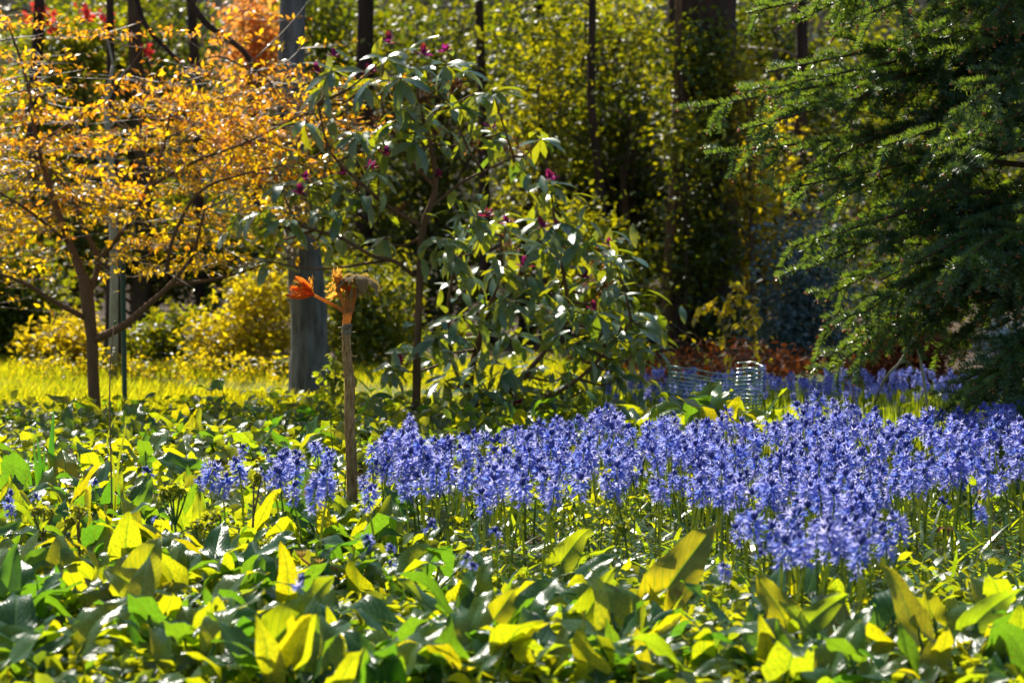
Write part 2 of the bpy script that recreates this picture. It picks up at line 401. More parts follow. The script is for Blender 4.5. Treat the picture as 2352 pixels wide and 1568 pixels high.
# ------------------------------------------------------------------ background trees and shrubs
DIA = diamond(.55, .35); DIA_N = diamond(.34, .3); LEAF4 = strip_leaf(.42, 2, .5, .3); LEAFW = strip_leaf(.5, 3, .6, .3)
def foliage(geo, blobs, n, tpl, smin, smax, csize=.16, flat=.6, upn=.8, mat=0, shell=.45, per=22, droop=.2):
    """leaves in clumps spread through ellipsoids; returns clump centres"""
    w = np.array([b[1][0] * b[1][1] * b[1][2] for b in blobs]) ** .7; w /= w.sum()
    cents = []
    for (c, r), ww in zip(blobs, w):
        m = max(3, int(n * ww / per))
        v = unit(rng.normal(size=(m, 3))) * (U(0, 1, (m, 1)) ** shell)
        cents.append(np.asarray(c) + v * np.asarray(r))
    C = np.vstack(cents)
    idx = rng.integers(0, len(C), n)
    P = C[idx] + rng.normal(size=(n, 3)) * csize * A(1, 1, flat)
    P[:, 2] = np.maximum(P[:, 2], 0.03)
    crand = rng.random(len(C))
    d = unit(rng.normal(size=(n, 3)) * A(1, 1, .6) + A(0, 0, -droop)); nn = unit(rng.normal(size=(n, 3)) * .8 + A(0, 0, upn))
    geo.add(tpl, frames(P, d, nn, U(smin, smax, n)), rnd=np.clip(crand[idx] * .6 + rng.random(n) * .4, 0, .999), mat=mat)
    return C
def shrub(name, label, cat, base, trunk, r0, blobs, n, tpl, smin, smax, mat, bark='bark', group=None, limbs=14, csize=.16, flat=.6, stems=1, crown='crown', **kw):
    base = np.asarray(base, float)
    t = thing(name, base, label, cat, group)
    bl = [(shift(c, base), r) for c, r in blobs]
    g = Geo(); C = foliage(g, bl, n, tpl, smin, smax, csize, flat, **kw)
    obj(crown, g.mesh(crown, MT[mat]), t)
    g = Geo()
    P = spline([shift(p, base) for p in trunk], 12)
    P[0, 2] -= .05
    g.add(tube(P, [r0 * 1.25, r0, r0 * .8, r0 * .55], 10, wob=.04))
    pick = C[rng.permutation(len(C))[:limbs]]
    for c in pick:
        k = np.argmin(np.linalg.norm(P - (c - A(0, 0, .4 * abs(c[2] - P[0, 2]))), axis=1)); s = P[min(k, len(P) - 2)]
        q = (s + c) / 2 + A(U(-.1, .1), U(-.1, .1), U(0, .15))
        g.add(tube(spline([s, q, c], 6), [r0 * .32, r0 * .1], 5))
    obj('trunk', g.mesh('trunk', MT[bark]), t)
    return t

def blob(px, py, Y, rx, rz, ry=None):       # ellipsoid seen at that spot, radii given on the same grid
    s = Y / FD
    return (at(px, py, Y), (rx * s, (ry if ry else rx * s * .8), rz * s))
def basepx(px, Y): p = at(px, 800, Y); return A(p[0], Y, 0)
def trunk_px(pts, Y): return [at(x, y, Y) for x, y in pts]

# woods far behind, one mass
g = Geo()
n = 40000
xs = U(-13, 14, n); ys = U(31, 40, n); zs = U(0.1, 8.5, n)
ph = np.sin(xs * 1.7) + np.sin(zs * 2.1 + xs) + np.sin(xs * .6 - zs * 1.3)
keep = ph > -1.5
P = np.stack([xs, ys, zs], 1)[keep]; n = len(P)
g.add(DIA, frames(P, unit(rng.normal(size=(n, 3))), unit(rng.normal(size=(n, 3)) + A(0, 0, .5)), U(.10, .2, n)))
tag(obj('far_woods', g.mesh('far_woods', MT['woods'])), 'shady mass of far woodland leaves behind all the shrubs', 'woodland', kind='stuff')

Yb = row(795); Yc = row(770); Yd = row(745)
# evergreen shrubs in the middle
specs = [
  ('tall olive-green evergreen shrub behind the tall rhododendron crown', 1010, Yc, [(1010, 150, 190, 200), (960, 430, 170, 240), (1030, 640, 170, 180)], 15000, 'olive'),
  ('dark green dense evergreen shrub between the two rhododendrons and big trunk', 1290, Yb, [(1260, 220, 170, 260), (1330, 480, 170, 240), (1290, 680, 150, 110)], 10500, 'dark'),
  ('glossy mid-green evergreen shrub just left of the big dark trunk', 1440, Yb, [(1420, 380, 130, 200), (1450, 560, 120, 200), (1440, 760, 130, 100)], 13000, 'olive'),
  ('yellow-green loose leafy tree at the top beside the big dark trunk', 1420, Yc, [(1420, 110, 130, 150), (1480, 200, 100, 120), (1330, 60, 120, 120)], 9000, 'ygreen'),
  ('olive shrub glimpsed behind the spruce tips right of the big trunk', 1790, Yc, [(1760, 120, 120, 200), (1790, 360, 130, 180), (1740, 560, 120, 160)], 12000, 'olive'),
  ('golden-leaved shrub below the spruce tips beside the big trunk', 1740, Yb, [(1730, 440, 80, 110), (1740, 600, 80, 120), (1730, 280, 70, 80)], 5000, 'yellow'),
  ('dark evergreen bush at the far left edge beyond the lawn', 60, row(820), [(40, 720, 110, 120), (-40, 640, 130, 140), (110, 800, 60, 50)], 9000, 'dark'),
  ('dark green tree filling the top centre behind the grey trunk', 780, Yd, [(760, 60, 200, 180), (700, 300, 160, 220), (820, 560, 150, 200)], 13000, 'dark'),
  ('green tree behind the upper left orange branches', 300, Yd, [(250, 60, 260, 150), (400, 260, 200, 200), (120, 260, 220, 200)], 15000, 'olive'),
  ('deep green tree low behind the orange-leaved crown', 330, Yc, [(330, 560, 260, 130), (520, 620, 160, 120), (80, 520, 200, 130)], 14000, 'dark'),
  ('dim evergreen shrub behind the spruce at the right edge', 2150, Yc, [(2050, 300, 250, 300), (2250, 560, 220, 250), (2000, 700, 150, 120)], 14000, 'dark'),
]
for lab, bx, Y, bl, n, m in specs:
    b = basepx(bx, Y)
    top = min(q[1] for q in bl)
    n = int(n * (.62 if Y < Yd - .1 and bx > 900 else .8))
    shrub('evergreen_shrub' if 'tree' not in lab else 'background_tree', lab, 'tree' if 'tree' in lab.split(' behind')[0].split(' at')[0].split(' fill')[0] else 'shrub', b, [b, at(bx + 10, 700, Y), at(bx - 10, max(top, 100), Y)], .06,
          [blob(x, y, Y + U(-.6, .6), rx, rz) for x, y, rx, rz in bl], n, DIA if m != 'ygreen' else DIA_N, .05, .095, m, limbs=34, csize=.17, per=34)

for lab, bx, bl, n, Yq, m in [
  ('thin yellow-green understory shrub right of the bushy rhododendron', 1400, [(1380, 640, 90, 110), (1440, 740, 70, 60), (1330, 520, 70, 90)], 1900, row(835), 'ygreen'),
  ('sparse sunlit sapling before the dark evergreen in the middle', 1240, [(1230, 300, 70, 150), (1270, 150, 60, 110), (1200, 430, 50, 70)], 1500, row(815), 'ygreen'),
  ('sparse yellow sapling before the big dark trunk', 1570, [(1560, 560, 60, 110), (1590, 330, 50, 110), (1600, 140, 60, 70)], 1400, row(812), 'ygreen'),
  ('slight bronze-leaved sapling right of the big dark trunk', 1720, [(1715, 200, 45, 130), (1740, 420, 40, 90)], 900, row(815), 'yellow')]:
    b = basepx(bx, Yq); top = min(q[1] for q in bl)
    shrub('understory_shrub', lab, 'shrub', b, [b, at(bx + 8, 600, Yq), at(bx - 6, max(60, top), Yq)], .022, [blob(x, y, Yq + U(-.3, .3), rx, rz) for x, y, rx, rz in bl], n, DIA, .05, .085, m, limbs=18, csize=.14, per=20)
# yellow sunlit shrubs behind the lawn
Ys = row(850)
for lab, bx, bl, n, Y in [
  ('low yellow sunlit bush left of the orange tree trunk behind the lawn', 140, [(140, 800, 70, 60), (170, 760, 35, 40)], 2600, row(852)),
  ('rounded pale yellow bush right of the green post behind the lawn', 360, [(350, 800, 80, 60), (420, 770, 60, 60)], 3600, row(848)),
  ('tall loose yellow-leaved shrub left of the grey trunk', 570, [(560, 780, 110, 90), (600, 680, 90, 90), (500, 800, 90, 60), (640, 800, 50, 80)], 3800, row(856)),
  ('loose yellow-green shrub between the grey trunk and the slim rhododendron stem', 850, [(840, 760, 90, 110), (860, 660, 100, 80), (800, 700, 70, 110), (905, 800, 60, 80)], 5200, row(850)),
]:
    b = basepx(bx, Y)
    shrub('yellow_shrub', lab, 'shrub', b, [b, at(bx, 820, Y), at(bx + 6, 760, Y)], .025, [blob(x, y, Y + U(-.3, .3), rx, rz) for x, y, rx, rz in bl], n, LEAF4, .045, .085, 'yellow' if 'green' not in lab.split(' between')[0] else 'ygreen', limbs=16, csize=.09, flat=.7)

for k, x in enumerate(np.linspace(75, 640, 13)):
    x += U(-12, 12); Yk = row(U(874, 884)); b = basepx(x, Yk)
    t = thing('yellow_herb', b, f"{['leftmost', 'second', 'third', 'fourth', 'fifth', 'sixth', 'seventh', 'eighth', 'ninth', 'tenth', 'eleventh', 'twelfth', 'rightmost'][k]} low yellow herb, counted from the left, along the far lawn edge", 'plant', 'yellow herbs along the far lawn edge'); t['mark'] = 1
    g = Geo(); foliage(g, [(A(0, 0, .13), (.13, .1, .09))], 90, LEAF4, .03, .055, .05, per=8); obj('foliage', g.mesh('foliage', MT['yellow']), t)
    g = Geo()
    for q in range(6): g.add(tube(spline([A(U(-.02, .02), 0, -.02), A(U(-.05, .05), U(-.04, .04), .08), A(U(-.1, .1), U(-.06, .06), .16)], 5), [.003, .0015], 4))
    obj('stem', g.mesh('stem', MT['stalk']), t)
# copper tree and red-flowered shrub seen at the top left
b = basepx(600, Yc)
shrub('copper_tree', 'pinkish orange copper-leaved tree at the top beside the grey trunk', 'tree', b, [b, at(590, 400, Yc), at(585, 150, Yc)], .05, [blob(585, 110, Yc, 70, 120), (blob(560, 330, Yc, 60, 70))], 2600, LEAF4, .06, .10, 'copper', limbs=14, csize=.12)
b = basepx(170, Yc)
t = shrub('flowering_shrub', 'tall shrub with red flowers high behind the orange branches', 'shrub', b, [b, at(180, 400, Yc), at(170, 120, Yc)], .05, [blob(170, 90, Yc, 120, 90), blob(120, 250, Yc, 120, 120)], 4500, DIA, .06, .09, 'ygreen', limbs=14)
g = Geo()
for x, y in [(95, 22), (118, 35), (205, 42), (232, 35), (245, 50), (120, 65), (190, 20), (340, 125), (60, 40)]:
    c = shift(at(x, y, Yc - .6), b); m = 14
    g.add(diamond(.8, .4), frames(c + rng.normal(size=(m, 3)) * .03, unit(rng.normal(size=(m, 3))), unit(rng.normal(size=(m, 3))), U(.05, .08, m)))
obj('blossom', g.mesh('blossom', MT['red']), t)

# glaucous, silver and bracken beside the spruce
Yg = row(835)
b = basepx(1850, Yg)
shrub('glaucous_shrub', 'blue-green glossy-leaved shrub tucked under the left spruce boughs', 'shrub', b, [b, at(1850, 760, Yg), at(1850, 560, Yg)], .03, [blob(1850, 640, Yg, 70, 150), blob(1870, 790, Yg, 80, 80), blob(1800, 810, Yg, 50, 60)], 5200, LEAF4, .05, .085, 'glauc', limbs=20)
Yg = row(890)
b = basepx(2300, Yg)
shrub('silver_shrub', 'pale silvery shrub glimpsed through spruce boughs at the right edge', 'shrub', b, [b, at(2300, 860, Yg), at(2305, 780, Yg)], .02, [blob(2300, 775, Yg, 55, 60), blob(2350, 820, Yg, 50, 50)], 1500, LEAF4, .03, .05, 'silver', limbs=10, csize=.07)
Yr = row(905)
b = basepx(2070, Yr)
shrub('bracken_mound', 'rust-brown mound of dead bracken under the spruce', 'bracken', b, [b, at(2070, 860, Yr), at(2072, 800, Yr)], .012, [blob(2060, 840, Yr, 105, 70), blob(2120, 800, Yr, 60, 55), blob(1990, 880, Yr, 60, 35)], 5200, DIA_N, .03, .07, 'bracken', bark='straw', limbs=30, csize=.07, crown='fronds')
# brown undergrowth behind the mesh guard
g = Geo(); Yu = row(880)
foliage(g, [blob(x, y, Yu + U(-.4, 1.2), 110, 45, .6) for x, y in [(1480, 840), (1620, 830), (1760, 835), (1880, 850), (1550, 870), (1700, 870), (1980, 860), (1400, 870)]], 3600, DIA_N, .04, .085, .1, .5, per=12)
tag(obj('undergrowth', g.mesh('undergrowth', MT['bracken'])), 'low rusty brown undergrowth behind the green mesh guard', 'undergrowth', kind='stuff')

# trunks
def trunk_tree(name, label, pts, Y, radii, bark, crown_blobs=None, n=0, mat='olive', sides=18):
    b = basepx(pts[0][0], Y)
    t = thing(name, b, label, 'tree')
    P = spline([b - A(0, 0, .1)] + trunk_px(pts[1:], Y), 60)
    g = Geo().add(tube(shift(P, b), [radii[0] * 1.35] + [radii[0] * 1.06] + list(radii) , 40, wob=.02, ridge=.05))
    ztop = P[-1]
    C = [ztop + A(U(-.9, .9), U(-.9, .9), U(.2, 1.2)) for k in range(6)]
    for c in C: g.add(tube(spline([shift(ztop - A(0, 0, .3), b), shift((ztop + c) / 2 + A(0, 0, .1), b), shift(c, b)], 7), [radii[-1] * .5, radii[-1] * .12], 6))
    obj('trunk', g.mesh('trunk', MT[bark]), t)
    g = Geo(); foliage(g, [(shift(c, b), (.5, .5, .35)) for c in C], n or 700, LEAF4, .06, .1, .15)
    obj('crown', g.mesh('crown', MT[mat]), t)
    return t
Yt = row(925)
trunk_tree('grey_trunk_tree', 'tree with a smooth grey trunk standing behind the fuzzy brown stem', [(712, 925), (706, 700), (685, 450), (668, 250), (672, 0), (690, -420)], Yt, [.108, .095, .088, .080, .08, .07], 'bark_grey', mat='ygreen', sides=24)
trunk_tree('purple_grey_tree', 'slender purplish grey trunk behind the green post beyond the lawn', [(255, 866), (262, 700), (262, 500), (255, 250), (250, -350)], row(858), [.06, .05, .03, .02], 'bark_dark', n=500)
trunk_tree('big_dark_tree', 'thick dark trunk rising at the top right of centre', [(1625, 800), (1622, 500), (1615, 250), (1610, 0), (1600, -420)], Yb - .4, [.25, .25, .28, .30, .32], 'bark_dark', n=1500, mat='ygreen')
trunk_tree('slim_pale_tree', 'slim pale brown trunk between the right rhododendron and the mesh guard', [(1530, 800), (1534, 650), (1545, 480), (1555, 300), (1560, -300)], Yb - .9, [.045, .036, .03, .026], 'bark_warm', n=500)
trunk_tree('thin_dark_tree', 'thin dark trunk behind the top of the tall rhododendron', [(835, 800), (838, 400), (840, 0), (845, -350)], Yc - .3, [.08, .07, .06], 'bark_dark', n=400)
trunk_tree('twin_dark_tree', 'dark slender trunk behind the orange branches at the left', [(320, 790), (330, 400), (310, 100), (300, -350)], Yc - .5, [.07, .06, .05], 'bark', n=400)
tb_ = [o for o in COL.objects if o.name == 'big_dark_tree'][0]; bb = np.array(tb_.location)
g = Geo(); foliage(g, [(shift(blob(x, y, Yb - .9, rx, rz, .25)[0], bb), blob(x, y, Yb - .9, rx, rz, .25)[1]) for x, y, rx, rz in [(1590, 470, 40, 80), (1650, 560, 50, 130), (1590, 620, 40, 90), (1660, 760, 80, 70), (1690, 330, 30, 120), (1610, 360, 60, 40), (1565, 300, 25, 70), (1640, 180, 60, 130), (1570, 120, 40, 100)]], 4000, DIA, .05, .09, .12, .8, per=16)
obj('ivy', g.mesh('ivy', MT['olive']), tb_)
g = Geo(); gl = Geo()  # added canopy and limbs out of view, to shade the far bluebells and undergrowth
ztop = shift(at(1600, -420, Yb - .4), bb)
for tx, ty in ((1450, 960), (1600, 955), (1750, 960), (1900, 955), (2050, 965), (2180, 980), (1550, 900), (1700, 890), (1850, 900), (2000, 900)):
    c = gnd(tx, ty) + np.array(sun_dir) / sun_dir[2] * U(4.7, 5.4); c = shift(c, bb)
    foliage(g, [(c, (.62, .62, .3))], 420, LEAF4, .10, .16, .22)
    gl.add(tube(spline([ztop, (ztop + c) / 2 + A(0, 0, .35), c], 9), [.06, .015], 6))
obj('shade_canopy', g.mesh('shade_canopy', MT['olive']), tb_); obj('limbs', gl.mesh('limbs', MT['bark_dark']), tb_)['kind'] = 'stuff'
for k, (px0, px1, Yk, rr) in enumerate([(1120, 1100, Yc - 1.2, .045), (1210, 1240, Yc - .9, .06), (1380, 1360, Yb - 1.0, .035), (470, 440, Yc - .4, .05), (60, 90, Yc - .6, .06), (1820, 1840, Yc - .8, .06)]):
    lab = ['slender dark trunk behind the gap between the rhododendrons', 'dark trunk rising behind the bushy rhododendron top', 'thin dark stem left of the slim pale trunk', 'dark trunk behind the middle of the orange crown', 'dark trunk near the left edge behind the orange crown', 'dark trunk behind the left spruce tips'][k]
    t_ = trunk_tree('woodland_tree', lab, [(px0, 790), (px0 * .7 + px1 * .3 + U(-12, 12), 500), (px0 * .4 + px1 * .6 + U(-12, 12), 250), (px1, 0), (px1 + U(-25, 25), -330)], Yk, [rr, rr * .9, rr * .8, rr * .7], 'bark_dark', n=450, mat='olive')
    bq = np.array(t_.location); g = Geo()
    for q in range(9):
        yy = U(0, 600); xx = px0 + (px1 - px0) * (790 - yy) / 790; sg = 1 if q % 2 else -1
        P_ = [at(xx, yy, Yk), at(xx + sg * U(25, 60), yy - U(10, 60), Yk + U(-.2, .2)), at(xx + sg * U(70, 150), yy - U(-30, 110), Yk + U(-.4, .4))]
        g.add(tube(shift(spline(P_, 7), bq), [rr * .3, rr * .07], 5))
    obj('branches', g.mesh('branches', MT['twig' if k % 2 else 'bark_dark']), t_)['kind'] = 'stuff'
# pale forked snag
Yp = row(880)
b = basepx(258, Yp)
t = thing('pale_snag', b, 'pale bare forked stem among the orange branches at the left', 'tree')
g = Geo().add(tube(shift(spline([b, at(262, 600, Yp), at(254, 390, Yp), at(248, 300, Yp), at(243, 240, Yp), at(260, 150, Yp)], 16), b), [.035, .03, .025, .02, .012], 8, wob=.05))
g.add(tube(shift(spline([at(254, 392, Yp), at(222, 360, Yp), at(205, 330, Yp), at(195, 250, Yp)], 8), b), [.018, .008], 6))
obj('trunk', g.mesh('trunk', MT['bark_pale']), t)
g = Geo()
for a_, b_ in (((243, 240), (300, 150)), ((248, 300), (330, 230)), ((260, 150), (235, 60)), ((205, 330), (150, 280))):
    g.add(tube(shift(spline([at(*a_, Yp), at((a_[0] + b_[0]) / 2, (a_[1] + b_[1]) / 2 - 12, Yp), at(*b_, Yp)], 6), b), [.009, .003], 5))
obj('branch', g.mesh('branch', MT['bark_pale']), t)

# ------------------------------------------------------------------ orange-leaved tree
Yo = row(962)
OB = gnd(218, 962)
t = thing('orange_tree', OB, 'small spreading tree with backlit orange and amber leaves at the left', 'tree')
lim = {}
def limb(key, pts, radii, sides=8):
    P = spline([at(x, y, Yo + dy) for x, y, dy in pts], 22); lim[key] = P
    return tube(shift(P, OB), radii, sides, wob=.05)
g = Geo().add(tube(shift(spline([OB - A(0, 0, .08), at(214, 860, Yo), at(210, 770, Yo), at(200, 690, Yo), at(190, 630, Yo)], 18), OB), [.044, .034, .034, .040, .030], 14, wob=.04))
obj('trunk', g.mesh('trunk', MT['bark_warm']), t)
for k, pts, r in [
  ('a', [(192, 640, 0), (160, 560, .05), (120, 450, .1), (85, 330, .15), (60, 180, .2), (20, 60, .2)], [.030, .022, .016, .010, .005]),
  ('b', [(216, 780, 0), (280, 750, -.1), (340, 700, -.15), (390, 655, -.2), (440, 590, -.2), (470, 480, -.1)], [.028, .020, .015, .006]),
  ('c', [(202, 680, 0), (225, 600, .1), (190, 520, .1), (165, 450, .2), (110, 380, .3)], [.022, .016, .012, .005]),
  ('d', [(195, 730, 0), (120, 690, -.1), (50, 648, -.2), (-60, 610, -.3)], [.018, .013, .006]),
  ('e', [(225, 600, .1), (290, 520, 0), (340, 430, 0), (380, 320, .1), (400, 180, .1)], [.018, .014, .010, .004]),
  ('f', [(390, 655, -.2), (500, 640, -.1), (600, 610, 0), (680, 590, .1)], [.012, .008, .004]),
  ('g', [(340, 430, 0), (450, 370, -.2), (560, 330, -.2), (680, 270, -.3), (760, 240, -.3)], [.012, .009, .006, .003]),
  ('h', [(380, 640, -.2), (400, 540, -.3), (460, 440, -.3), (560, 400, -.4), (650, 380, -.4)], [.014, .010, .007, .003]),
  ('i', [(85, 330, .15), (180, 270, .3), (270, 190, .4), (330, 110, .4)], [.010, .007, .003]),
  ('j', [(160, 560, .05), (60, 480, -.2), (-40, 420, -.3)], [.012, .009, .004]),
  ('k', [(400, 180, .1), (500, 130, .2), (620, 190, .2), (570, 150, .2)], [.006, .005, .003]),
  ('l', [(620, 230, 1.2), (560, 120, 1.2), (470, 50, 1.2), (400, -60, 1.2)], [.014, .018, .020, .022]),
  ('m', [(440, 170, .9), (380, 110, .9), (330, 50, .9), (300, -60, .9)], [.010, .014, .016, .018]),
]:
    obj('branch', Geo().add(limb(k, pts, r)).mesh('branch', MT['bark_warm'] if k not in 'lm' else MT['bark_dark']), t)
SMALL = [strip_leaf(.48, 2, .5, .3), strip_leaf(.42, 2, .9, .2), strip_leaf(.52, 2, .2, .45)]
def pad_mesh(mat, m=34):
    g = Geo()
    r = U(.12, .2)
    P = np.stack([rng.normal(size=m) * r, rng.normal(size=m) * r * .9, rng.normal(size=m) * .012], 1)
    P[:, 2] += .05 * np.hypot(P[:, 0], P[:, 1]) - .3 * P[:, 0] ** 2
    rad = unit(P * A(1, 1, 0) + rng.normal(size=(m, 3)) * .08)
    for k in range(3):
        s = np.arange(m) % 3 == k
        q = s.sum()
        g.add(SMALL[k], frames(P[s], unit(rad[s] + rng.normal(size=(q, 3)) * .6 + A(0, 0, -.1)), unit(rng.normal(size=(q, 3)) * .55 + A(0, -.2, 1)), U(.034, .056, q)), mat=0)
    for k in range(6):
        e = P[rng.integers(0, m)]
        g.add(tube(spline([A(0, 0, -.03), e * .5 + A(0, 0, -.012), e], 4), [.0022, .001], 4, mat=1))
    return g.mesh('leaf_spray', [MT[mat], MT['twig']])
pads = {'o': [pad_mesh('maple_o') for _ in range(8)], 'y': [pad_mesh('maple_y') for _ in range(8)]}
allP = np.vstack(list(lim.values()))
tw = Geo(); cnt = 0; tries = 0
while cnt < 292 and tries < 6000:
    tries += 1
    x, y = U(-160, 815), U(-60, 650)
    if y < 170 and rng.random() < .80: continue
    if y < 60 and rng.random() < .5: continue
    if x > 700 and y > 360: continue
    if x > 560 and y > 540: continue
    if x < 330 and 170 < y < 330 and rng.random() < .45: continue
    if 130 < x < 330 and 330 < y < 430 and rng.random() < .5: continue
    if y > 560 and rng.random() < .45: continue
    if y > 600 and 80 < x < 300: continue
    if rng.random() < .68: y = 62 * round((y - 22 * math.sin(x / 120)) / 62) + 22 * math.sin(x / 120) + rng.normal() * 13
    dy = U(-.35, .95)
    c = at(x, y, Yo + dy)
    sc = U(.75, 1.3)
    # new growth at the top and the outer tips is orange, lower leaves are amber
    o_ = rng.random() < np.clip(.95 - y / 560, .12, .9)
    M = Matrix.Translation(Vector(shift(c, OB))) @ Matrix.Rotation(U(-.16, .10), 4, 'Y') @ Matrix.Rotation(U(0, 6.28), 4, 'Z') @ Matrix.Scale(sc, 4)
    o = obj('leaf_spray', pads['o' if o_ else 'y'][rng.integers(0, 8)], t); o.matrix_basis = M; o['kind'] = 'stuff'
    k = np.argmin(np.linalg.norm((allP - c) * A(1, 1, 1.4), axis=1)); s = allP[k]
    if np.linalg.norm(s - c) < 1.1:
        tw.add(tube(shift(spline([s, (s + c) / 2 + A(U(-.05, .05), 0, -.03), c + A(0, 0, -.03)], 6), OB), [.0045, .002], 4))
    cnt += 1
obj('twigs', tw.mesh('twigs', MT['twig']), t)['kind'] = 'stuff'

# ------------------------------------------------------------------ rhododendrons
RL = [strip_leaf(.31, 5, b_, f_, .5) for b_, f_ in ((.5, .25), (.9, .15), (.2, .3), (1.2, .2))]
RM = [Geo().add(q).mesh('leaf', MT['rhodo']) for q in RL]
def bud_mesh():
    g = Geo()
    for k in range(16):
        a = U(0, 6.28); el = U(-.2, 1.4); dd = A(math.cos(a) * math.cos(el), math.sin(a) * math.cos(el), math.sin(el))
        g.add(strip_leaf(.5, 3, -.5, .5, .6), frames(dd * .006, dd, A(0, 0, 1.01) - dd * .4, U(.032, .05)), mat=0)
    return g.mesh('flower_bud', MT['rhodo_flower'])
def seed_mesh():
    g = Geo()
    for k in range(22):
        a = U(0, 6.28); el = U(-.9, 1.2); dd = A(math.cos(a) * math.cos(el), math.sin(a) * math.cos(el), math.sin(el)); L_ = U(.03, .06)
        g.add(tube(spline([A(0, 0, 0), dd * L_ * .6 + A(0, 0, .004), dd * L_], 4), [.0012, .001], 4))
        g.add(strip_leaf(.45, 2, .3, .5), frames(dd * L_ * .9, dd + rng.normal(size=3) * .4, A(0, .2, 1), U(.012, .022)))
    return g.mesh('seed_cluster', MT['seedhead'])
BUDS = [bud_mesh() for _ in range(3)]; SEEDS = [seed_mesh() for _ in range(3)]
def rhodo(label, base, trunks, whorls, Y, maxleaf, nfill, flowers, seeds, spread):
    t = thing('rhododendron', base, label, 'shrub')
    paths = []
    for pts, r in trunks:
        P = spline([at(x, y, Y + dy) if (y < 950) else gnd(x, y) for x, y, dy in pts], 24)
        paths.append(P)
        obj('stem', Geo().add(tube(shift(P, base), r, 10, wob=.06)).mesh('stem', MT['bark_warm']), t)
    AP = np.vstack(paths)
    br = Geo(); nl = 0; extra = Geo()
    cs = []
    for (x, y) in whorls:
        c = at(x, y, Y + U(-spread, spread)); cs.append(c)
        cand = AP[AP[:, 2] < c[2] + .02]
        if len(cand) == 0: cand = AP
        k = np.argmin(np.linalg.norm((cand - c) * A(1, 1, .8), axis=1)); s = cand[k]
        mid = s * .45 + c * .55 + A(U(-.03, .03), U(-.03, .03), -.05)
        br.add(tube(shift(spline([s, mid, c], 8), base), [.010, .006, .004], 6, wob=.06))
        m = int(rng.integers(7, 10)); a0 = U(0, 6.28)
        axis = unit(c - mid + A(0, 0, .06))
        for q in range(m):
            a = a0 + q * 2.4 + U(-.2, .2); el = U(-1.0, .3)
            dd = A(math.cos(a) * math.cos(el), math.sin(a) * math.cos(el), math.sin(el)) + axis * .15
            M = frames(shift(c, base) - axis * U(0, .03), dd, A(U(-.3, .3), U(-.75, .15), 1), U(.14, .22))[0]
            if nl < maxleaf: obj('leaf', RM[rng.integers(0, 4)], t, M); nl += 1
            else: extra.add(RL[rng.integers(0, 4)], M)
    # inner leaves
    for k in range(nfill):
        c = cs[rng.integers(0, len(cs))] + rng.normal(size=3) * A(.09, .14, .09)
        a = U(0, 6.28); el = U(-1.1, .3); dd = A(math.cos(a) * math.cos(el), math.sin(a) * math.cos(el), math.sin(el))
        extra.add(RL[rng.integers(0, 4)], frames(shift(c, base), dd, A(U(-.4, .4), U(-.4, .4), 1), U(.11, .19))[0])
    if extra.nv: obj('foliage', extra.mesh('foliage', MT['rhodo']), t)['kind'] = 'stuff'
    obj('branches', br.mesh('branches', MT['bark_warm']), t)['kind'] = 'stuff'
    for x, y in flowers:
        obj('flower_bud', BUDS[rng.integers(0, 3)], t, frames(shift(at(x, y + 8, Y + U(-spread, 0) * .8), base), A(U(-.3, .3), 1, 0), A(U(-.3, .3), 0, 1), U(1.0, 1.4))[0])
    for x, y in seeds:
        obj('seed_cluster', SEEDS[rng.integers(0, 3)], t, frames(shift(at(x, y, Y + U(-spread, 0) * .8), base), A(U(-1, 1), 1, 0), A(0, 0, 1), U(.9, 1.4))[0])
    return t
Ya = row(978)
W_A = [(890, 125), (765, 160), (1025, 145), (960, 150), (1130, 205), (740, 195), (840, 195), (920, 178), (990, 185), (1065, 160), (1090, 215), (700, 275), (760, 270), (820, 300), (905, 275), (1040, 245), (870, 330), (800, 350), (960, 235), (1150, 305), (1245, 315), (1195, 345), (1085, 300), (680, 345), (640, 420), (705, 425), (790, 425), (595, 480), (545, 490), (655, 500), (840, 450), (750, 480), (700, 530), (615, 530), (790, 530), (870, 390), (950, 320), (880, 545), (1010, 320), (610, 600), (935, 250), (980, 270)]
rhodo('tall leggy rhododendron with glossy drooping leaves and purple buds behind the fuzzy stem', gnd(955, 978),
      [([(955, 978, 0), (957, 860, 0), (960, 740, 0), (966, 600, 0), (972, 520, 0), (1000, 430, 0), (990, 340, .05), (960, 230, .1)], [.030, .022, .021, .020, .018, .014, .008]),
       ([(950, 632, 0), (905, 600, -.1), (850, 585, -.15), (780, 545, -.2), (690, 520, -.25)], [.014, .011, .007]),
       ([(970, 520, 0), (900, 480, -.1), (840, 430, -.2), (760, 350, -.2), (730, 240, -.2)], [.014, .010, .006]),
       ([(985, 480, 0), (1060, 420, -.1), (1120, 390, -.2), (1180, 360, -.2)], [.010, .008, .005]),
       ([(1000, 430, 0), (930, 350, .2), (880, 250, .2), (880, 150, .2)], [.012, .009, .005])],
      W_A, Ya, 300, 110, [(893, 92), (765, 122), (1022, 112), (970, 118), (700, 405), (792, 395), (690, 440), (1130, 288), (1045, 195), (820, 320), (850, 380), (885, 350), (730, 160), (1010, 400), (845, 160)],
      [(880, 205), (930, 205), (950, 225), (970, 215), (1200, 350), (1160, 345), (1190, 338), (920, 480), (1010, 260), (1000, 310), (860, 270), (800, 300), (1080, 330), (1040, 200)], .38)
Yb2 = row(972)
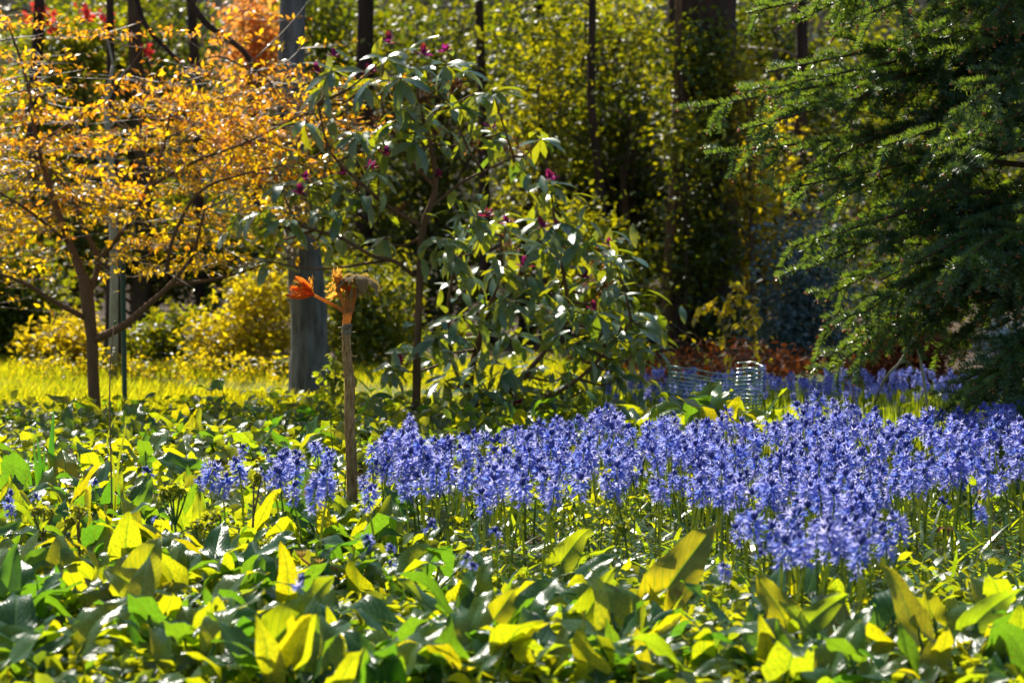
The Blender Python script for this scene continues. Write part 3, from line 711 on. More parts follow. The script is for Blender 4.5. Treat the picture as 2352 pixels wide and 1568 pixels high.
W_B = [(1265, 425), (1235, 505), (1290, 510), (1090, 490), (1015, 545), (1045, 585), (1105, 535), (1160, 520), (1195, 560), (1250, 565), (1325, 560), (1395, 575), (1410, 590), (1080, 630), (1150, 610), (1215, 630), (1285, 640), (1345, 640), (1400, 665), (1060, 725), (1115, 695), (1170, 690), (1240, 700), (1305, 710), (1370, 715), (1445, 720), (1475, 740), (1425, 765), (960, 800), (1000, 775), (1055, 775), (1115, 770), (1185, 765), (1255, 770), (1325, 785), (1090, 840), (1160, 835), (1230, 840), (1310, 850), (1390, 825), (1465, 800), (1020, 870), (1100, 895), (1180, 890), (1260, 890), (1350, 890), (890, 840), (1420, 860)]
rhodo('broad bushy rhododendron with blue-green leaves right of the slim rhododendron stem', gnd(1070, 972),
      [([(1070, 972, 0), (1075, 900, 0), (1090, 820, 0), (1120, 720, 0), (1150, 620, 0), (1150, 540, 0)], [.028, .024, .018, .012, .007]),
       ([(1080, 930, 0), (1160, 900, -.1), (1240, 820, -.1), (1300, 720, 0), (1290, 600, 0), (1266, 460, 0)], [.02, .016, .012, .007]),
       ([(1085, 930, 0), (1180, 925, -.2), (1300, 890, -.3), (1400, 800, -.3), (1450, 740, -.3)], [.018, .014, .010, .006]),
       ([(1075, 900, 0), (1040, 830, .1), (1030, 700, .1), (1050, 590, .1)], [.014, .010, .006])],
      W_B, Yb2, 300, 520, [(1265, 405), (1248, 515), (1278, 520), (1085, 520), (1400, 560), (1345, 632), (1365, 705), (1205, 605), (915, 828), (1190, 920), (1115, 490), (1165, 505)],
      [(1350, 650), (1390, 660), (1380, 590), (1400, 600), (1060, 770), (1200, 630), (1170, 560)], .42)

# ------------------------------------------------------------------ spruce
SPY = row(1040)
SB = basepx(2540, SPY)
sp = thing('spruce_tree', SB, 'dark green spruce with drooping needle boughs and orange buds at the right', 'tree')
obj('trunk', Geo().add(tube(spline([A(0, 0, -.1), A(.02, 0, 1.5), A(0, .03, 3.4), A(0, 0, 5.4)], 16), [.16, .13, .09, .03], 14, wob=.05)).mesh('trunk', MT['bark_dark']), sp)
NEEDLE = T([(-.06, 0, 0), (.06, 0, 0), (.05, .6, .06), (0, 1, .06), (-.05, .6, .06)], [(0, 1, 2, 3, 4)], [(0, 0)] * 5)
oct_ = T([(0, 0, -1), (.7, 0, 0), (0, .7, 0), (-.7, 0, 0), (0, -.7, 0), (0, 0, 1)], [(0, 2, 1), (0, 3, 2), (0, 4, 3), (0, 1, 4), (5, 1, 2), (5, 2, 3), (5, 3, 4), (5, 4, 1)])
def shoot(fr, P, up, buds, bare=False):
    n = len(P); L_ = np.linalg.norm(np.diff(P, axis=0), axis=1).sum()
    m = int(L_ / .0015)
    u = np.sort(rng.random(m)) * (n - 1.001); i = u.astype(int); f = (u - i)[:, None]
    pos = P[i] * (1 - f) + P[i + 1] * f; tan = unit(P[i + 1] - P[i])
    x = unit(np.cross(tan, up + rng.normal(size=3) * .05)); z = np.cross(x, tan)
    a = rng.normal(size=m) * 1.15 + math.pi / 2
    out = np.cos(a)[:, None] * x + np.sin(a)[:, None] * z
    d = unit(out * U(.8, 1.1, (m, 1)) + tan * U(.3, .65, (m, 1)))
    fr.append(frames(pos, d, np.cross(tan, d) + out * .2, U(.028, .042, m)))
    if rng.random() < .62:
        for q in range(int(rng.integers(1, 4))):
            buds.append((P[-1] + rng.normal(size=3) * .006, unit(P[-1] - P[-2])))
def bough(start, tip, nside, vis, droop=.12, hang=.5):
    g = Geo(); fr = []; buds = []
    mid = (start + tip) / 2 + A(0, 0, droop)
    q1 = start * .7 + tip * .3 + A(U(-.08, .08), U(-.08, .08), droop * .6); q2 = start * .3 + tip * .7 + A(U(-.06, .06), U(-.06, .06), droop * .7)
    P = spline([start, q1, mid, q2, tip], 26)
    g.add(tube(P, [.020, .012, .004], 6, mat=1))
    total = len(P) - 1
    k0 = int(total * (1 - vis))
    main = P[k0:]
    shoot(fr, main, A(0, 0, 1), buds)
    for q in range(nside):
        u = k0 + (total - k0) * (q + U(0, .8)) / nside
        i = min(int(u), total - 1); f = u - i
        p = P[i] * (1 - f) + P[i + 1] * f; tan = unit(P[i + 1] - P[i]); side = unit(np.cross(tan, A(0, 0, 1))) * (1 if q % 2 else -1)
        fracn = (u - k0) / max(1, total - k0)
        L_ = (.34 - .2 * fracn) * U(.7, 1.2)
        hg = U(0, 1) < hang
        d = unit(tan * U(.5, .9) + side * U(.5, .9) + A(0, 0, U(-1.3, -.5) if hg else U(-.25, .3)))
        e = p + d * L_
        S = spline([p, p + d * L_ * .5 + A(0, 0, .02), e + A(0, 0, .012 if not hg else -.03)], 6)
        shoot(fr, S, A(0, 0, 1), buds); g.add(tube(S, [.0035, .002], 4, mat=1))
        if L_ > .17:
            for sgn in (-1, 1, 1):
                if rng.random() < .8:
                    s2 = S[int(rng.integers(1, 4))]; d2 = unit(d + sgn * unit(np.cross(d, A(0, 0, 1))) * U(.6, 1) + A(0, 0, U(-.6, .15))); L2 = L_ * U(.4, .65)
                    S2 = spline([s2, s2 + d2 * L2], 5); shoot(fr, S2, A(0, 0, 1), buds); g.add(tube(S2, [.0025, .0015], 3, mat=1))
    g.add(NEEDLE, np.concatenate(fr), mat=0)
    for p, dd in buds:
        g.add(oct_, frames(p + dd * .006, np.cross(dd, A(.3, .5, .2)), dd, A(1, 1, 1.3)[None] * U(.006, .010)), mat=2)
    return g.mesh('bough', [MT['needle'], MT['bark'], MT['sbud']])
def add_bough(px, py, dY, lift, nside, vis, **kw):
    tip = at(px, py, SPY + dY)
    st = A(SB[0], SB[1], max(.25, tip[2] + lift))
    obj('bough', bough(shift(st, SB), shift(tip, SB), nside, vis, **kw), sp)
for px, py, dY, lift, ns, vis in [
   (1595, 250, -.5, .10, 22, .75), (1622, 357, -.6, .0, 20, .72), (1718, 30, -.3, .15, 20, .75), (1762, 165, -.2, .1, 20, .75), (1765, 205, -.5, .15, 18, .7),
   (1700, 300, -.7, .3, 16, .6), (1780, 440, -.6, .1, 20, .75), (1818, 567, -.5, .2, 20, .75), (1850, 622, -.7, .3, 20, .7), (1880, 690, -.5, .35, 20, .7), (1900, 760, -.5, .45, 20, .65),
   (1905, 850, -.5, .6, 20, .55), (1935, 800, -.3, .5, 18, .6), (2040, 760, -.5, .45, 18, .6), (1985, 720, -.9, .35, 18, .6), (2170, 945, -1.0, .22, 16, .6), (2235, 905, -1.1, .2, 14, .6), (2180, 960, -.6, .15, 14, .6),
   (2270, 850, -1.0, .3, 14, .6), (2320, 960, -1.2, .1, 12, .6), (2160, 800, -.2, .5, 14, .5)]:
    add_bough(px, py, dY, lift, ns, vis)
edge = lambda y: np.interp(y, [-200, 0, 160, 250, 360, 450, 565, 700, 760], [1720, 1740, 1800, 1740, 1760, 1820, 1860, 1930, 1980])
for k in range(56):
    y = U(-160, 740); x = edge(y) + (2420 - edge(y)) * U(0.02, 1) ** 1.0
    add_bough(x, y, U(-1.5, .2), U(.05, .5), int(rng.integers(9, 14)), U(.5, .75), hang=.4)

# ------------------------------------------------------------------ small things in the middle distance
# green post
b = gnd(287, 945); t = thing('green_post', b, 'thin dark green metal post beside the orange tree trunk', 'post')
h = at(285, 575, b[1])[2]
obj('shaft', Geo().add(tube(spline([A(0, 0, -.1), A(-.005, 0, h)], 6), .016, 12)).mesh('shaft', MT['post']), t)
obj('cap', Geo().add(tube(np.array([A(-.005, 0, h), A(-.005, 0, h + .012), A(-.005, 0, h + .02)]), [.018, .018, .010], 12)).mesh('cap', MT['post']), t)
# mesh guard
YM = row(1004); MB_ = A(at(1645, 900, YM)[0], YM, 0)
t = thing('mesh_guard', MB_, 'green plastic mesh guard standing behind the yellow-green leaf clump', 'mesh guard')
s = YM / FD
W_, H_ = 195 * s, at(1645, 852, YM)[2]
cur = []
for u in np.linspace(0, 1, 46):
    ang = u * 4.6 + 2.55
    cur.append(A(math.cos(ang) * W_ * .48 * (1 + .16 * math.sin(u * 11) + .07 * math.sin(u * 29)), math.sin(ang) * W_ * .33 * (1 + .15 * math.sin(u * 9 + 1)), 0))
cur = np.array(cur)
g = Geo()
for i in range(17):
    z = .005 + H_ * i / 16
    P = cur * (1.0 + .10 * (1 - z / H_)) + np.stack([cur[:, 0] * 0 - .04 * (1 - z / H_), cur[:, 0] * 0, z + .022 * np.sin(np.linspace(0, 9, 46)) * z / H_ + rng.normal() * .003 + .02 * np.linspace(0, 1, 46) * z / H_], 1)
    g.add(tube(P, .0034, 5))
obj('mesh_rows', g.mesh('mesh_rows', MT['wire']), t)
g = Geo()
for i in range(0, 46, 3):
    P = np.array([cur[i] * (1.0 + .10 * (1 - z / H_)) + A(-.04 * (1 - z / H_), 0, z + .022 * math.sin(9 * i / 45) * z / H_ + .02 * i / 45 * z / H_) for z in np.linspace(.005, H_, 5)])
    g.add(tube(P, .0018, 4))
obj('mesh_columns', g.mesh('mesh_columns', MT['wire']), t)
# arching twigs
def twig_plant(name, label, cat, base, paths, leafn, mat, smin, smax, r=.004, bark='twig', tpl=LEAFW, hangdown=.3):
    t = thing(name, base, label, cat); g = Geo(); lg = Geo()
    for P in paths:
        S = spline(P, 14); g.add(tube(shift(S, base), [r, r * .35], 5))
        m = max(1, int(leafn / len(paths))); i = rng.integers(3, 14, m)
        lg.add(tpl, frames(shift(S[i], base) + rng.normal(size=(m, 3)) * .012, unit(rng.normal(size=(m, 3)) + A(0, 0, -hangdown)), unit(rng.normal(size=(m, 3)) * .7 + A(0, 0, 1)), U(smin, smax, m)))
    obj('stem', g.mesh('stem', MT[bark]), t)
    if leafn: obj('foliage', lg.mesh('foliage', MT[mat]), t)
    return t
YT = row(955)
b = basepx(1480, YT)
twig_plant('arching_twigs', 'arching bramble-like twigs with small amber leaves over the mesh guard', 'shrub', basepx(1640, YT), [
   [basepx(1470, YT), at(1480, 780, YT), at(1530, 850, YT), at(1600, 860, YT)], [basepx(1640, YT), at(1640, 860, YT), at(1600, 790, YT), at(1540, 740, YT)],
   [basepx(1660, YT), at(1690, 900, YT), at(1720, 830, YT), at(1770, 770, YT)], [basepx(1640, YT), at(1680, 840, YT), at(1660, 790, YT), at(1620, 780, YT)], [basepx(1670, YT), at(1720, 870, YT), at(1745, 830, YT), at(1780, 820, YT)],
   [basepx(1560, YT), at(1560, 850, YT), at(1530, 800, YT), at(1505, 760, YT)]], 110, 'yellow', .03, .055)
YT = row(890)
twig_plant('yellow_sapling', 'small sapling with hanging yellow leaves before the big dark trunk', 'sapling', basepx(1670, YT), [
   [basepx(1670, YT), at(1665, 780, YT), at(1640, 700, YT), at(1600, 720, YT)], [at(1665, 780, YT), at(1690, 690, YT), at(1720, 690, YT), at(1740, 730, YT)], [at(1660, 760, YT), at(1670, 690, YT), at(1690, 660, YT), at(1710, 650, YT)], [at(1665, 780, YT), at(1700, 740, YT), at(1730, 750, YT), at(1735, 790, YT)]], 130, 'yellow', .05, .085, hangdown=1.2)
YT = row(985)
for lab, P, r in [('pale leaning dead stick reaching up into the spruce boughs', [gnd(2138, 985), at(2115, 830, YT), at(2100, 780, YT), at(2088, 735, YT)], .009),
                  ('pale short dead branch leaning left below the spruce', [gnd(1995, 965), at(2030, 875, YT), at(2068, 830, YT), at(2100, 772, YT)], .010),
                  ('thin upright brown twig left of the bracken mound', [gnd(1965, 985), at(1958, 880, YT), at(1955, 840, YT)], .004)]:
    P = spline(P, 12); t = thing('dead_stick', P[0] * A(1, 1, 0), lab, 'stick')
    Q = shift(P, P[0] * A(1, 1, 0)); Q[0, 2] = -.02
    obj('stem', Geo().add(tube(Q, [r, r * .7], 7, wob=.08)).mesh('stem', MT['bark_pale'] if r > .005 else MT['straw']), t)
    if r > .009:
        obj('side_twig', Geo().add(tube(spline([Q[7], Q[7] + A(.05, 0, .01), Q[7] + A(.10, 0, -.06)], 6), [r * .7, r * .4], 6)).mesh('side_twig', MT['bark_pale']), t)
# green seedling beside the grey trunk
YT = row(950)
twig_plant('leafy_seedling', 'fresh green leafy seedling at the foot of the grey trunk', 'plant', basepx(765, YT), [[basepx(765, YT), at(762, 900, YT), at(745, 840, YT)], [basepx(765, YT), at(775, 890, YT), at(790, 850, YT)], [basepx(765, YT), at(760, 880, YT), at(735, 860, YT)], [basepx(765, YT), at(770, 860, YT), at(765, 815, YT)]], 130, 'cover', .035, .065)

# ------------------------------------------------------------------ arum leaves
def arum_template(L_=1.0, W_=.62, bend=.5, fold=.3, rip=.05, seed=0, petiole=1.0, lean=.35, tip_up=.6, twist=None):
    r = np.random.default_rng(seed)
    O = [(.07, -.10), (.20, -.25), (.36, -.30), (.47, -.19), (.50, -.02), (.485, .15), (.43, .34), (.35, .52), (.24, .70), (.12, .86), (.0, 1.0)]
    mid = [0, .004, .01, .03, .09, .2, .36, .54, .71, .87, 1.0]
    ph = r.uniform(0, 6.28, 2); fq = r.uniform(1.1, 1.9)
    nc = 4
    V, UV, F = [], [], []
    for s in (-1, 1):
        o0 = len(V)
        for i, ((ox, oy), my) in enumerate(zip(O, mid)):
            for j in range(nc + 1):
                q = j / nc
                x = s * ox * W_ * q; y = (my + (oy - my) * q) * L_
                z = fold * abs(x) - .55 * fold * abs(x) * q + rip * math.sin(fq * i + ph[0 if s < 0 else 1]) * q ** 1.6 * L_
                V.append([x, y, z]); UV.append((s * q, my))
        for i in range(len(O) - 1):
            for j in range(nc):
                a = o0 + i * (nc + 1) + j; f = (a, a + 1, a + nc + 2, a + nc + 1)
                F.append(f if s > 0 else f[::-1])
    V = np.array(V)
    tw_ = (r.uniform(-.9, .9) if twist is None else twist) * np.clip(V[:, 1] / L_, -.3, 1)
    x_, z_ = V[:, 0].copy(), V[:, 2] + .05 * L_ * np.sin(V[:, 1] / L_ * r.uniform(3, 6) + r.uniform(0, 6))
    V[:, 0] = x_ * np.cos(tw_) - z_ * np.sin(tw_); V[:, 2] = x_ * np.sin(tw_) + z_ * np.cos(tw_)
    V[:, 0] += .10 * L_ * r.uniform(-1, 1) * np.clip(V[:, 1] / L_, 0, 1) ** 2
    # bend along the midrib (arc), lobes stay flat
    y = V[:, 1]; k = -bend / L_; yy = np.where(y > 0, np.sin(k * y) / k, y); zz = np.where(y > 0, (1 - np.cos(k * y)) / k, 0)
    ang = k * np.maximum(y, 0); z = V[:, 2]
    V[:, 1] = yy - np.sin(ang) * z; V[:, 2] = zz + np.cos(ang) * z
    blade_ = T(V, F, UV)
    # stalk from the ground up to the blade
    top = A(0, math.sin(lean) * petiole, math.cos(lean) * petiole)
    S = spline([A(0, 0, -.05), top * .5 + A(0, -.06 * petiole, .02), top], 6)
    st = tube(S, [.030, .022], 5, mat=1)
    M = frames(top, A(0, math.cos(tip_up), math.sin(tip_up)), A(0, -math.sin(tip_up), math.cos(tip_up)))[0]
    return merge([xform(blade_, M), st])
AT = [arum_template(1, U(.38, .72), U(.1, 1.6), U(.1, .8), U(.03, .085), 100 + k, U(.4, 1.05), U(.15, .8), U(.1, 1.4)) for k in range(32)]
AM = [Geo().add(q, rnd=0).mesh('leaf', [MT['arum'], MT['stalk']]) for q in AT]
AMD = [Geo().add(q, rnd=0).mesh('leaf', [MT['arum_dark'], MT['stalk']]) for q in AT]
def arum(base, nleaf, smin, smax, label, group=None, dark=.3, azs=None):
    t = thing('arum_plant', base, label, 'plant', group)
    a0 = U(0, 6.28)
    for k in range(nleaf):
        a = a0 + k * 2.3 + U(-.5, .5) if azs is None else azs[k]
        k_ = int(rng.integers(0, len(AM)))
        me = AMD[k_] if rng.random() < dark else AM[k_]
        M = Matrix.Translation((U(-.012, .012), U(-.012, .012), 0)) @ Matrix.Rotation(a, 4, 'Z') @ Matrix.Scale(U(smin, smax), 4)
        o = obj('leaf', me, t); o.matrix_basis = M
    return t
# hero plants, each placed where the photograph has it: tip, foot of the blade, width, dark?
def hero(tip, foot, W, label, dark=False, bend=.35, nface=A(0, -1, .55), extra=2, seed=1, Yoff=0.0, groundrow=None):
    r_ = groundrow
    base = gnd(foot[0], r_)
    Y = base[1]
    pf = at(foot[0], foot[1], Y); pt = at(tip[0], tip[1], Y + Yoff)
    L_ = float(np.linalg.norm(pt - pf)); t = thing('arum_plant', base, label, 'plant')
    bl = arum_template(1, W * .92, bend + .3, .55, .085, seed, .01, .1, 0.0)
    nv = len(bl.V) - 30
    bl = T(bl.V[:nv], [f for f in bl.F if max(f) < nv], bl.UV[:nv])
    g = Geo().add(bl, frames(shift(pf, base), shift(pt, pf), nface, L_), rnd=0)
    g.add(tube(spline([A(0, 0, -.02), shift(pf, base) * .5 + A(.01, 0, 0), shift(pf, base)], 8), [.0055, .004], 6), mat=1, rnd=0)
    obj('leaf', g.mesh('leaf', [MT['arum_dark' if dark else 'arum'], MT['stalk']]), t)
    for k in range(extra):
        k_ = int(rng.integers(0, len(AM))); o = obj('leaf', AM[k_], t)
        o.matrix_basis = Matrix.Rotation(U(0, 6.28), 4, 'Z') @ Matrix.Scale(U(.10, .16), 4)
    return t
hero((1645, 1182), (1535, 1350), .62, 'tall twisted yellow arum leaf pointing up right before the bluebells', groundrow=1470, seed=3, extra=1)
hero((1355, 1192), (1290, 1290), .6, 'folded yellow arum leaf right of centre pointing up', groundrow=1390, seed=4)
hero((1408, 1302), (1330, 1440), .5, 'narrow yellow arum leaf standing near the bottom centre right', groundrow=1540, seed=5, Yoff=-.05)
hero((355, 1225), (312, 1345), .9, 'broad upright pair of olive arum leaves at the lower left', groundrow=1480, seed=6, extra=2)
hero((235, 1290), (312, 1350), .9, 'broad olive arum leaf spreading left at the lower left', groundrow=1490, seed=7, extra=1, bend=.6)
hero((700, 1060), (705, 1210), .55, 'upright dark green arum leaf below the fuzzy stem foot', dark=True, groundrow=1270, seed=8, extra=0)
hero((615, 1095), (620, 1200), .4, 'tall thin yellow arum leaf left of the fuzzy stem', groundrow=1290, seed=9, extra=1)
hero((585, 1045), (655, 1110), .55, 'yellow arum leaf curling up left of the fuzzy stem', groundrow=1260, seed=10, extra=0)
hero((335, 1035), (430, 1075), .6, 'long dark arum leaf lying left behind the first bluebells', dark=True, groundrow=1150, seed=11, extra=1, nface=A(0, -.7, .7))
hero((345, 1090), (325, 1170), .5, 'upright dark veined arum leaf left of the first bluebells', dark=True, groundrow=1260, seed=12, extra=0)
hero((450, 1120), (460, 1200), .5, 'green arum leaf in front of the first bluebells at left', groundrow=1290, seed=13, extra=1)
hero((735, 1325), (630, 1470), .55, 'large pale olive arum leaf leaning right near the bottom left of centre', groundrow=1590, seed=14, extra=1, Yoff=-.1)
hero((1190, 1330), (1130, 1430), .6, 'olive arum leaf pointing up right near the bottom centre', groundrow=1560, seed=15, extra=2)
hero((1945, 1345), (1850, 1440), .55, 'olive arum leaf pointing up right below the bluebell clump', groundrow=1560, seed=16, extra=2)
hero((1745, 1310), (1800, 1420), .75, 'dark olive arum leaf leaning left below the bluebell clump', groundrow=1550, seed=17, extra=1)
hero((2120, 1345), (2145, 1420), .95, 'rounded bright yellow arum leaf at the lower right', groundrow=1530, seed=18, extra=1)
hero((2345, 1330), (2240, 1430), .5, 'long yellow arum leaf reaching to the right edge', groundrow=1560, seed=19, extra=2)
hero((2190, 1072), (2225, 1110), .7, 'small yellow arum leaf poking out among the bluebells at the right', groundrow=1240, seed=20, extra=0)
hero((1300, 1085), (1290, 1130), .5, 'small yellow arum leaf tip curling up within the bluebell drift', groundrow=1250, seed=21, extra=0)
hero((880, 1115), (930, 1170), .6, 'dark green folded arum leaf right of the fuzzy stem foot', dark=True, groundrow=1280, seed=22, extra=1)
hero((1690, 1165), (1735, 1190), .8, 'olive green rounded arum leaf left of the bluebell clump', dark=True, groundrow=1300, seed=23, extra=0)
hero((740, 1130), (800, 1170), .6, 'yellow-green arum leaf beside the fuzzy stem foot', groundrow=1290, seed=24, extra=1)
hero((165, 1240), (75, 1300), .55, 'glossy blue-green arum leaf arching right at the lower left', dark=True, groundrow=1420, seed=25, extra=2)
hero((30, 1250), (10, 1380), .7, 'large dark arum leaf at the left edge', dark=True, groundrow=1500, seed=26, extra=1)

# scattered plants: the front bed, the left middle bed
cnt = 0
zones = [('leafy green arum plant in the crowded front bed left of the fuzzy stem', 'arum plants in the front left bed'),
         ('leafy green arum plant in the crowded front bed below the bluebells', 'arum plants in the front centre bed'),
         ('leafy green arum plant in the crowded front bed at the right', 'arum plants in the front right bed')]
y0, y1 = row(1660), row(1235)
tries = 0
while cnt < 215 and tries < 6000:
    tries += 1
    Y = math.sqrt(U(y0 ** 2, y1 ** 2)); hw = Y * 1300 / FD
    p = A(U(-hw, hw), Y, 0); px, py = proj(p)
    if px > 1020 and py < 1400: continue
    if px > 1020 and py < 1490 and rng.random() < .8: continue
    if px > 1500 and py < 1560 and rng.random() < .45: continue
    if 500 < px < 1020 and py < 1280: continue
    if px < 700 and py < 1400 and rng.random() < .45: continue
    if 820 < px < 1180 and py < 1480 and rng.random() < .6: continue
    z = 0 if px < 780 else (1 if px < 1560 else 2)
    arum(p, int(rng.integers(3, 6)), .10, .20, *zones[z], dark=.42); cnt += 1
cnt = 0
y0, y1 = row(1235), row(985)
while cnt < 78:
    Y = U(y0, y1); p = A(0, Y, 0); x = U(-60, 760 if Y < row(1100) else 1250); p[0] = at(x, 900, Y)[0]
    px, py = proj(p)
    if py > 1120 and px > 450: continue
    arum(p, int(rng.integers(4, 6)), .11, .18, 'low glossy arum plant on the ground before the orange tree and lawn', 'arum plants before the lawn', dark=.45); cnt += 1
# bright clump behind the bluebells
cl = 0
for x in np.linspace(1470, 1800, 14):
    p = gnd(x + U(-15, 15), U(1015, 1050))
    arum(p, 6, .15, .225, 'yellow-green broad-leaved plant in the clump before the mesh guard', 'leaf clump before the mesh guard', dark=.1)
# dark leaved plant against the lawn
b = gnd(455, 985)
t = thing('broadleaf_plant', b, 'dark green broad-leaved plant silhouetted against the bright lawn', 'plant')
for a, L_, tu, pt in ((2.6, .13, -.3, 1.2), (.3, .12, -.5, 1.1), (-1.5, .13, -.2, 1.4), (3.6, .10, 0, 1.3), (-.6, .11, .2, 1.7), (1.6, .09, .1, 1.3)):
    q = arum_template(1, .9, .7, .2, .05, int(a * 10) + 60, pt, .5, tu)
    o = obj('leaf', Geo().add(q, rnd=0).mesh('leaf', [MT['arum_dark'], MT['stalk']]), t); o.matrix_basis = Matrix.Rotation(a, 4, 'Z') @ Matrix.Scale(L_, 4)
b = gnd(492, 975)
t = thing('broadleaf_plant', b, 'tall stalk with round leaves and pale tip beside the dark plant on the lawn', 'plant')
for a, L_, tu, pt in ((1.4, .09, .3, 2.3), (-.4, .09, .8, 2.4), (2.9, .08, -.1, 2.0)):
    q = arum_template(1, 1.0, .4, .2, .04, int(a * 10) + 90, pt, .12, tu)
    o = obj('leaf', Geo().add(q, rnd=0).mesh('leaf', [MT['arum_dark'], MT['stalk']]), t); o.matrix_basis = Matrix.Rotation(a, 4, 'Z') @ Matrix.Scale(L_, 4)

# ------------------------------------------------------------------ ground cover, strap leaves
CV = [strip_leaf(.62, 3, .5, .25, .4), strip_leaf(.5, 3, .9, .3, .45), strip_leaf(.75, 3, .3, .2, .4)]
def cover(n, y0, y1, pred, zlo, zhi, smin, smax):
    Y = np.sqrt(U(y0 ** 2, y1 ** 2, n)); n = int(n * 1.55); Y = np.sqrt(U(y0 ** 2, y1 ** 2, n)); X = U(-1, 1, n) * Y * 2100 / FD
    px, py = proj(np.stack([X, Y, X * 0], 1)); k = pred(px, py)
    X, Y = X[k], Y[k]; n = len(X)
    nz = .5 + .5 * np.sin(X * 5.1 + 1.3 * np.sin(Y * 3)) * np.sin(Y * 4.3 + X)
    P = np.stack([X, Y, zlo + (zhi - zlo) * rng.random(n) * (.4 + .6 * nz)], 1)
    az = U(0, 6.28, n)
    d = np.stack([np.cos(az), np.sin(az), U(-.5, 1.1, n)], 1)
    nn = unit(rng.normal(size=(n, 3)) * .65 + A(0, -.25, 1)); sz = U(smin, smax, n)
    for j in range(3):
        s_ = np.arange(n) % 3 == j
        yield CV[j], frames(P[s_], d[s_], nn[s_], sz[s_])
g = Geo()
for tt, M in cover(20000, row(1700), row(1210), lambda px, py: (px < 1050) | (py > 1330), .01, .12, .03, .075): g.add(tt, M)
for tt, M in cover(6000, row(1700), row(1400), lambda px, py: px > -3000, .01, .10, .03, .08): g.add(tt, M)
tag(obj('ground_cover', g.mesh('ground_cover', MT['cover'])), 'low mixed green leaves filling the gaps of the front bed', 'ground cover', kind='stuff')
g = Geo()
for tt, M in cover(13000, row(1215), row(935), lambda px, py: (px > 560) | (py > 985), .01, .14, .045, .095): g.add(tt, M)
for tt, M in cover(2500, row(1100), row(975), lambda px, py: px < 1300, .08, .20, .04, .08): g.add(tt, M)
tag(obj('ground_cover', g.mesh('ground_cover', MT['cover'])), 'glossy low leaves carpeting the ground before the lawn and rhododendrons', 'ground cover', kind='stuff')

# bluebell region (heads) on the photograph grid
TOP = [(480, 1062), (560, 1030), (660, 1040), (730, 1015), (850, 1000), (950, 965), (1000, 985), (1150, 990), (1250, 970), (1310, 930), (1390, 945), (1480, 975), (1560, 950), (1640, 955), (1750, 965), (1830, 935), (1890, 910), (1970, 930), (2060, 955), (2140, 930), (2250, 930), (2500, 915)]
BOT = [(2500, 1110), (2250, 1115), (2080, 1120), (2070, 1240), (1960, 1300), (1800, 1280), (1720, 1200), (1600, 1150), (1450, 1120), (1300, 1140), (1100, 1160), (950, 1150), (700, 1130), (470, 1120)]
POLY = TOP + BOT
def scatter_heads(dens, hmin, hmax, y0, y1):
    res = []
    x0, x1 = -2.2, 3.4
    n = int((x1 - x0) * (y1 - y0) * dens)
    X, Y, Hh = U(x0, x1, n), U(y0, y1, n), U(hmin, hmax, n)
    px, py = proj(np.stack([X, Y, Hh], 1))
    for i in range(n):
        if px[i] < 1050 and rng.random() < .25: continue
        if 765 < px[i] < 858 and py[i] < 1085: continue
        if not in_poly(px[i], py[i] + abs(rng.normal()) * 32, POLY) : continue
        if in_poly(px[i], py[i], POLY): res.append((X[i], Y[i], Hh[i], px[i], py[i]))
    return res
heads = scatter_heads(104, .21, .385, row(1560), row(1085))
# strap leaves under the bluebells and before them
g = Geo()
BL = [blade(.06, b_, 5) for b_ in (.5, 1.1, 1.7, 2.2)]
n = 17000
Y = U(row(1600), row(1060), n); X = U(-1.6, 3.4, n)
px, py = proj(np.stack([X, Y, X * 0 + .10], 1))
k = np.array([in_poly(px[i], py[i] - 120, POLY) or in_poly(px[i], py[i] - 220, POLY) or (px[i] > 1020 and 1150 < py[i] < 1480) for i in range(n)])
k &= ~((px < 1000) & (py > 1300))
X, Y = X[k], Y[k]; n = len(X)
az = U(0, 6.28, n); el = U(.1, 1.0, n)
d = np.stack([np.cos(az) * np.cos(el), np.sin(az) * np.cos(el), np.sin(el)], 1)
nn = np.stack([-np.cos(az) * np.sin(el), -np.sin(az) * np.sin(el), np.cos(el)], 1) + rng.normal(size=(n, 3)) * .25
P = np.stack([X, Y, X * 0 + .01], 1); L_ = U(.16, .30, n)
for j in range(4):
    s_ = np.arange(n) % 4 == j; g.add(BL[j], frames(P[s_], d[s_], nn[s_], L_[s_]))
tag(obj('strap_leaves', g.mesh('strap_leaves', MT['strap'])), 'long narrow arching bluebell leaves tangled below the flower stalks', 'foliage', kind='stuff')

# ------------------------------------------------------------------ bluebells
def floret(open_=1.0, seed=0):
    V, F = [], []
    for k in range(6):
        a = k * math.pi / 3 + seed
        c, s_ = math.cos(a), math.sin(a); tx, ty = -s_, c
        st = [(.06, 0, .06), (.17, .42, .12), (.24 + .10 * open_, .76, .09), (.36 + .40 * open_, .98 - .16 * open_, .015)]
        b = len(V)
        for r_, y, w in st:
            V.append((c * r_ - tx * w, y, s_ * r_ - ty * w)); V.append((c * r_ + tx * w, y, s_ * r_ + ty * w))
        for i in range(3): F.append((b + 2 * i, b + 2 * i + 1, b + 2 * i + 3, b + 2 * i + 2))
    return T(V, F)
FL = [floret(1.0, 0), floret(.6, .3), floret(1.25, .1)]
BUD = T([(0, 0, 0), (.22, .4, 0), (0, .4, .22), (-.22, .4, 0), (0, .4, -.22), (0, 1, 0)], [(0, 1, 2), (0, 2, 3), (0, 3, 4), (0, 4, 1), (5, 2, 1), (5, 3, 2), (5, 4, 3), (5, 1, 4)])
FLM = [Geo().add(q, rnd=0).mesh('flower', MT['bell']) for q in FL]
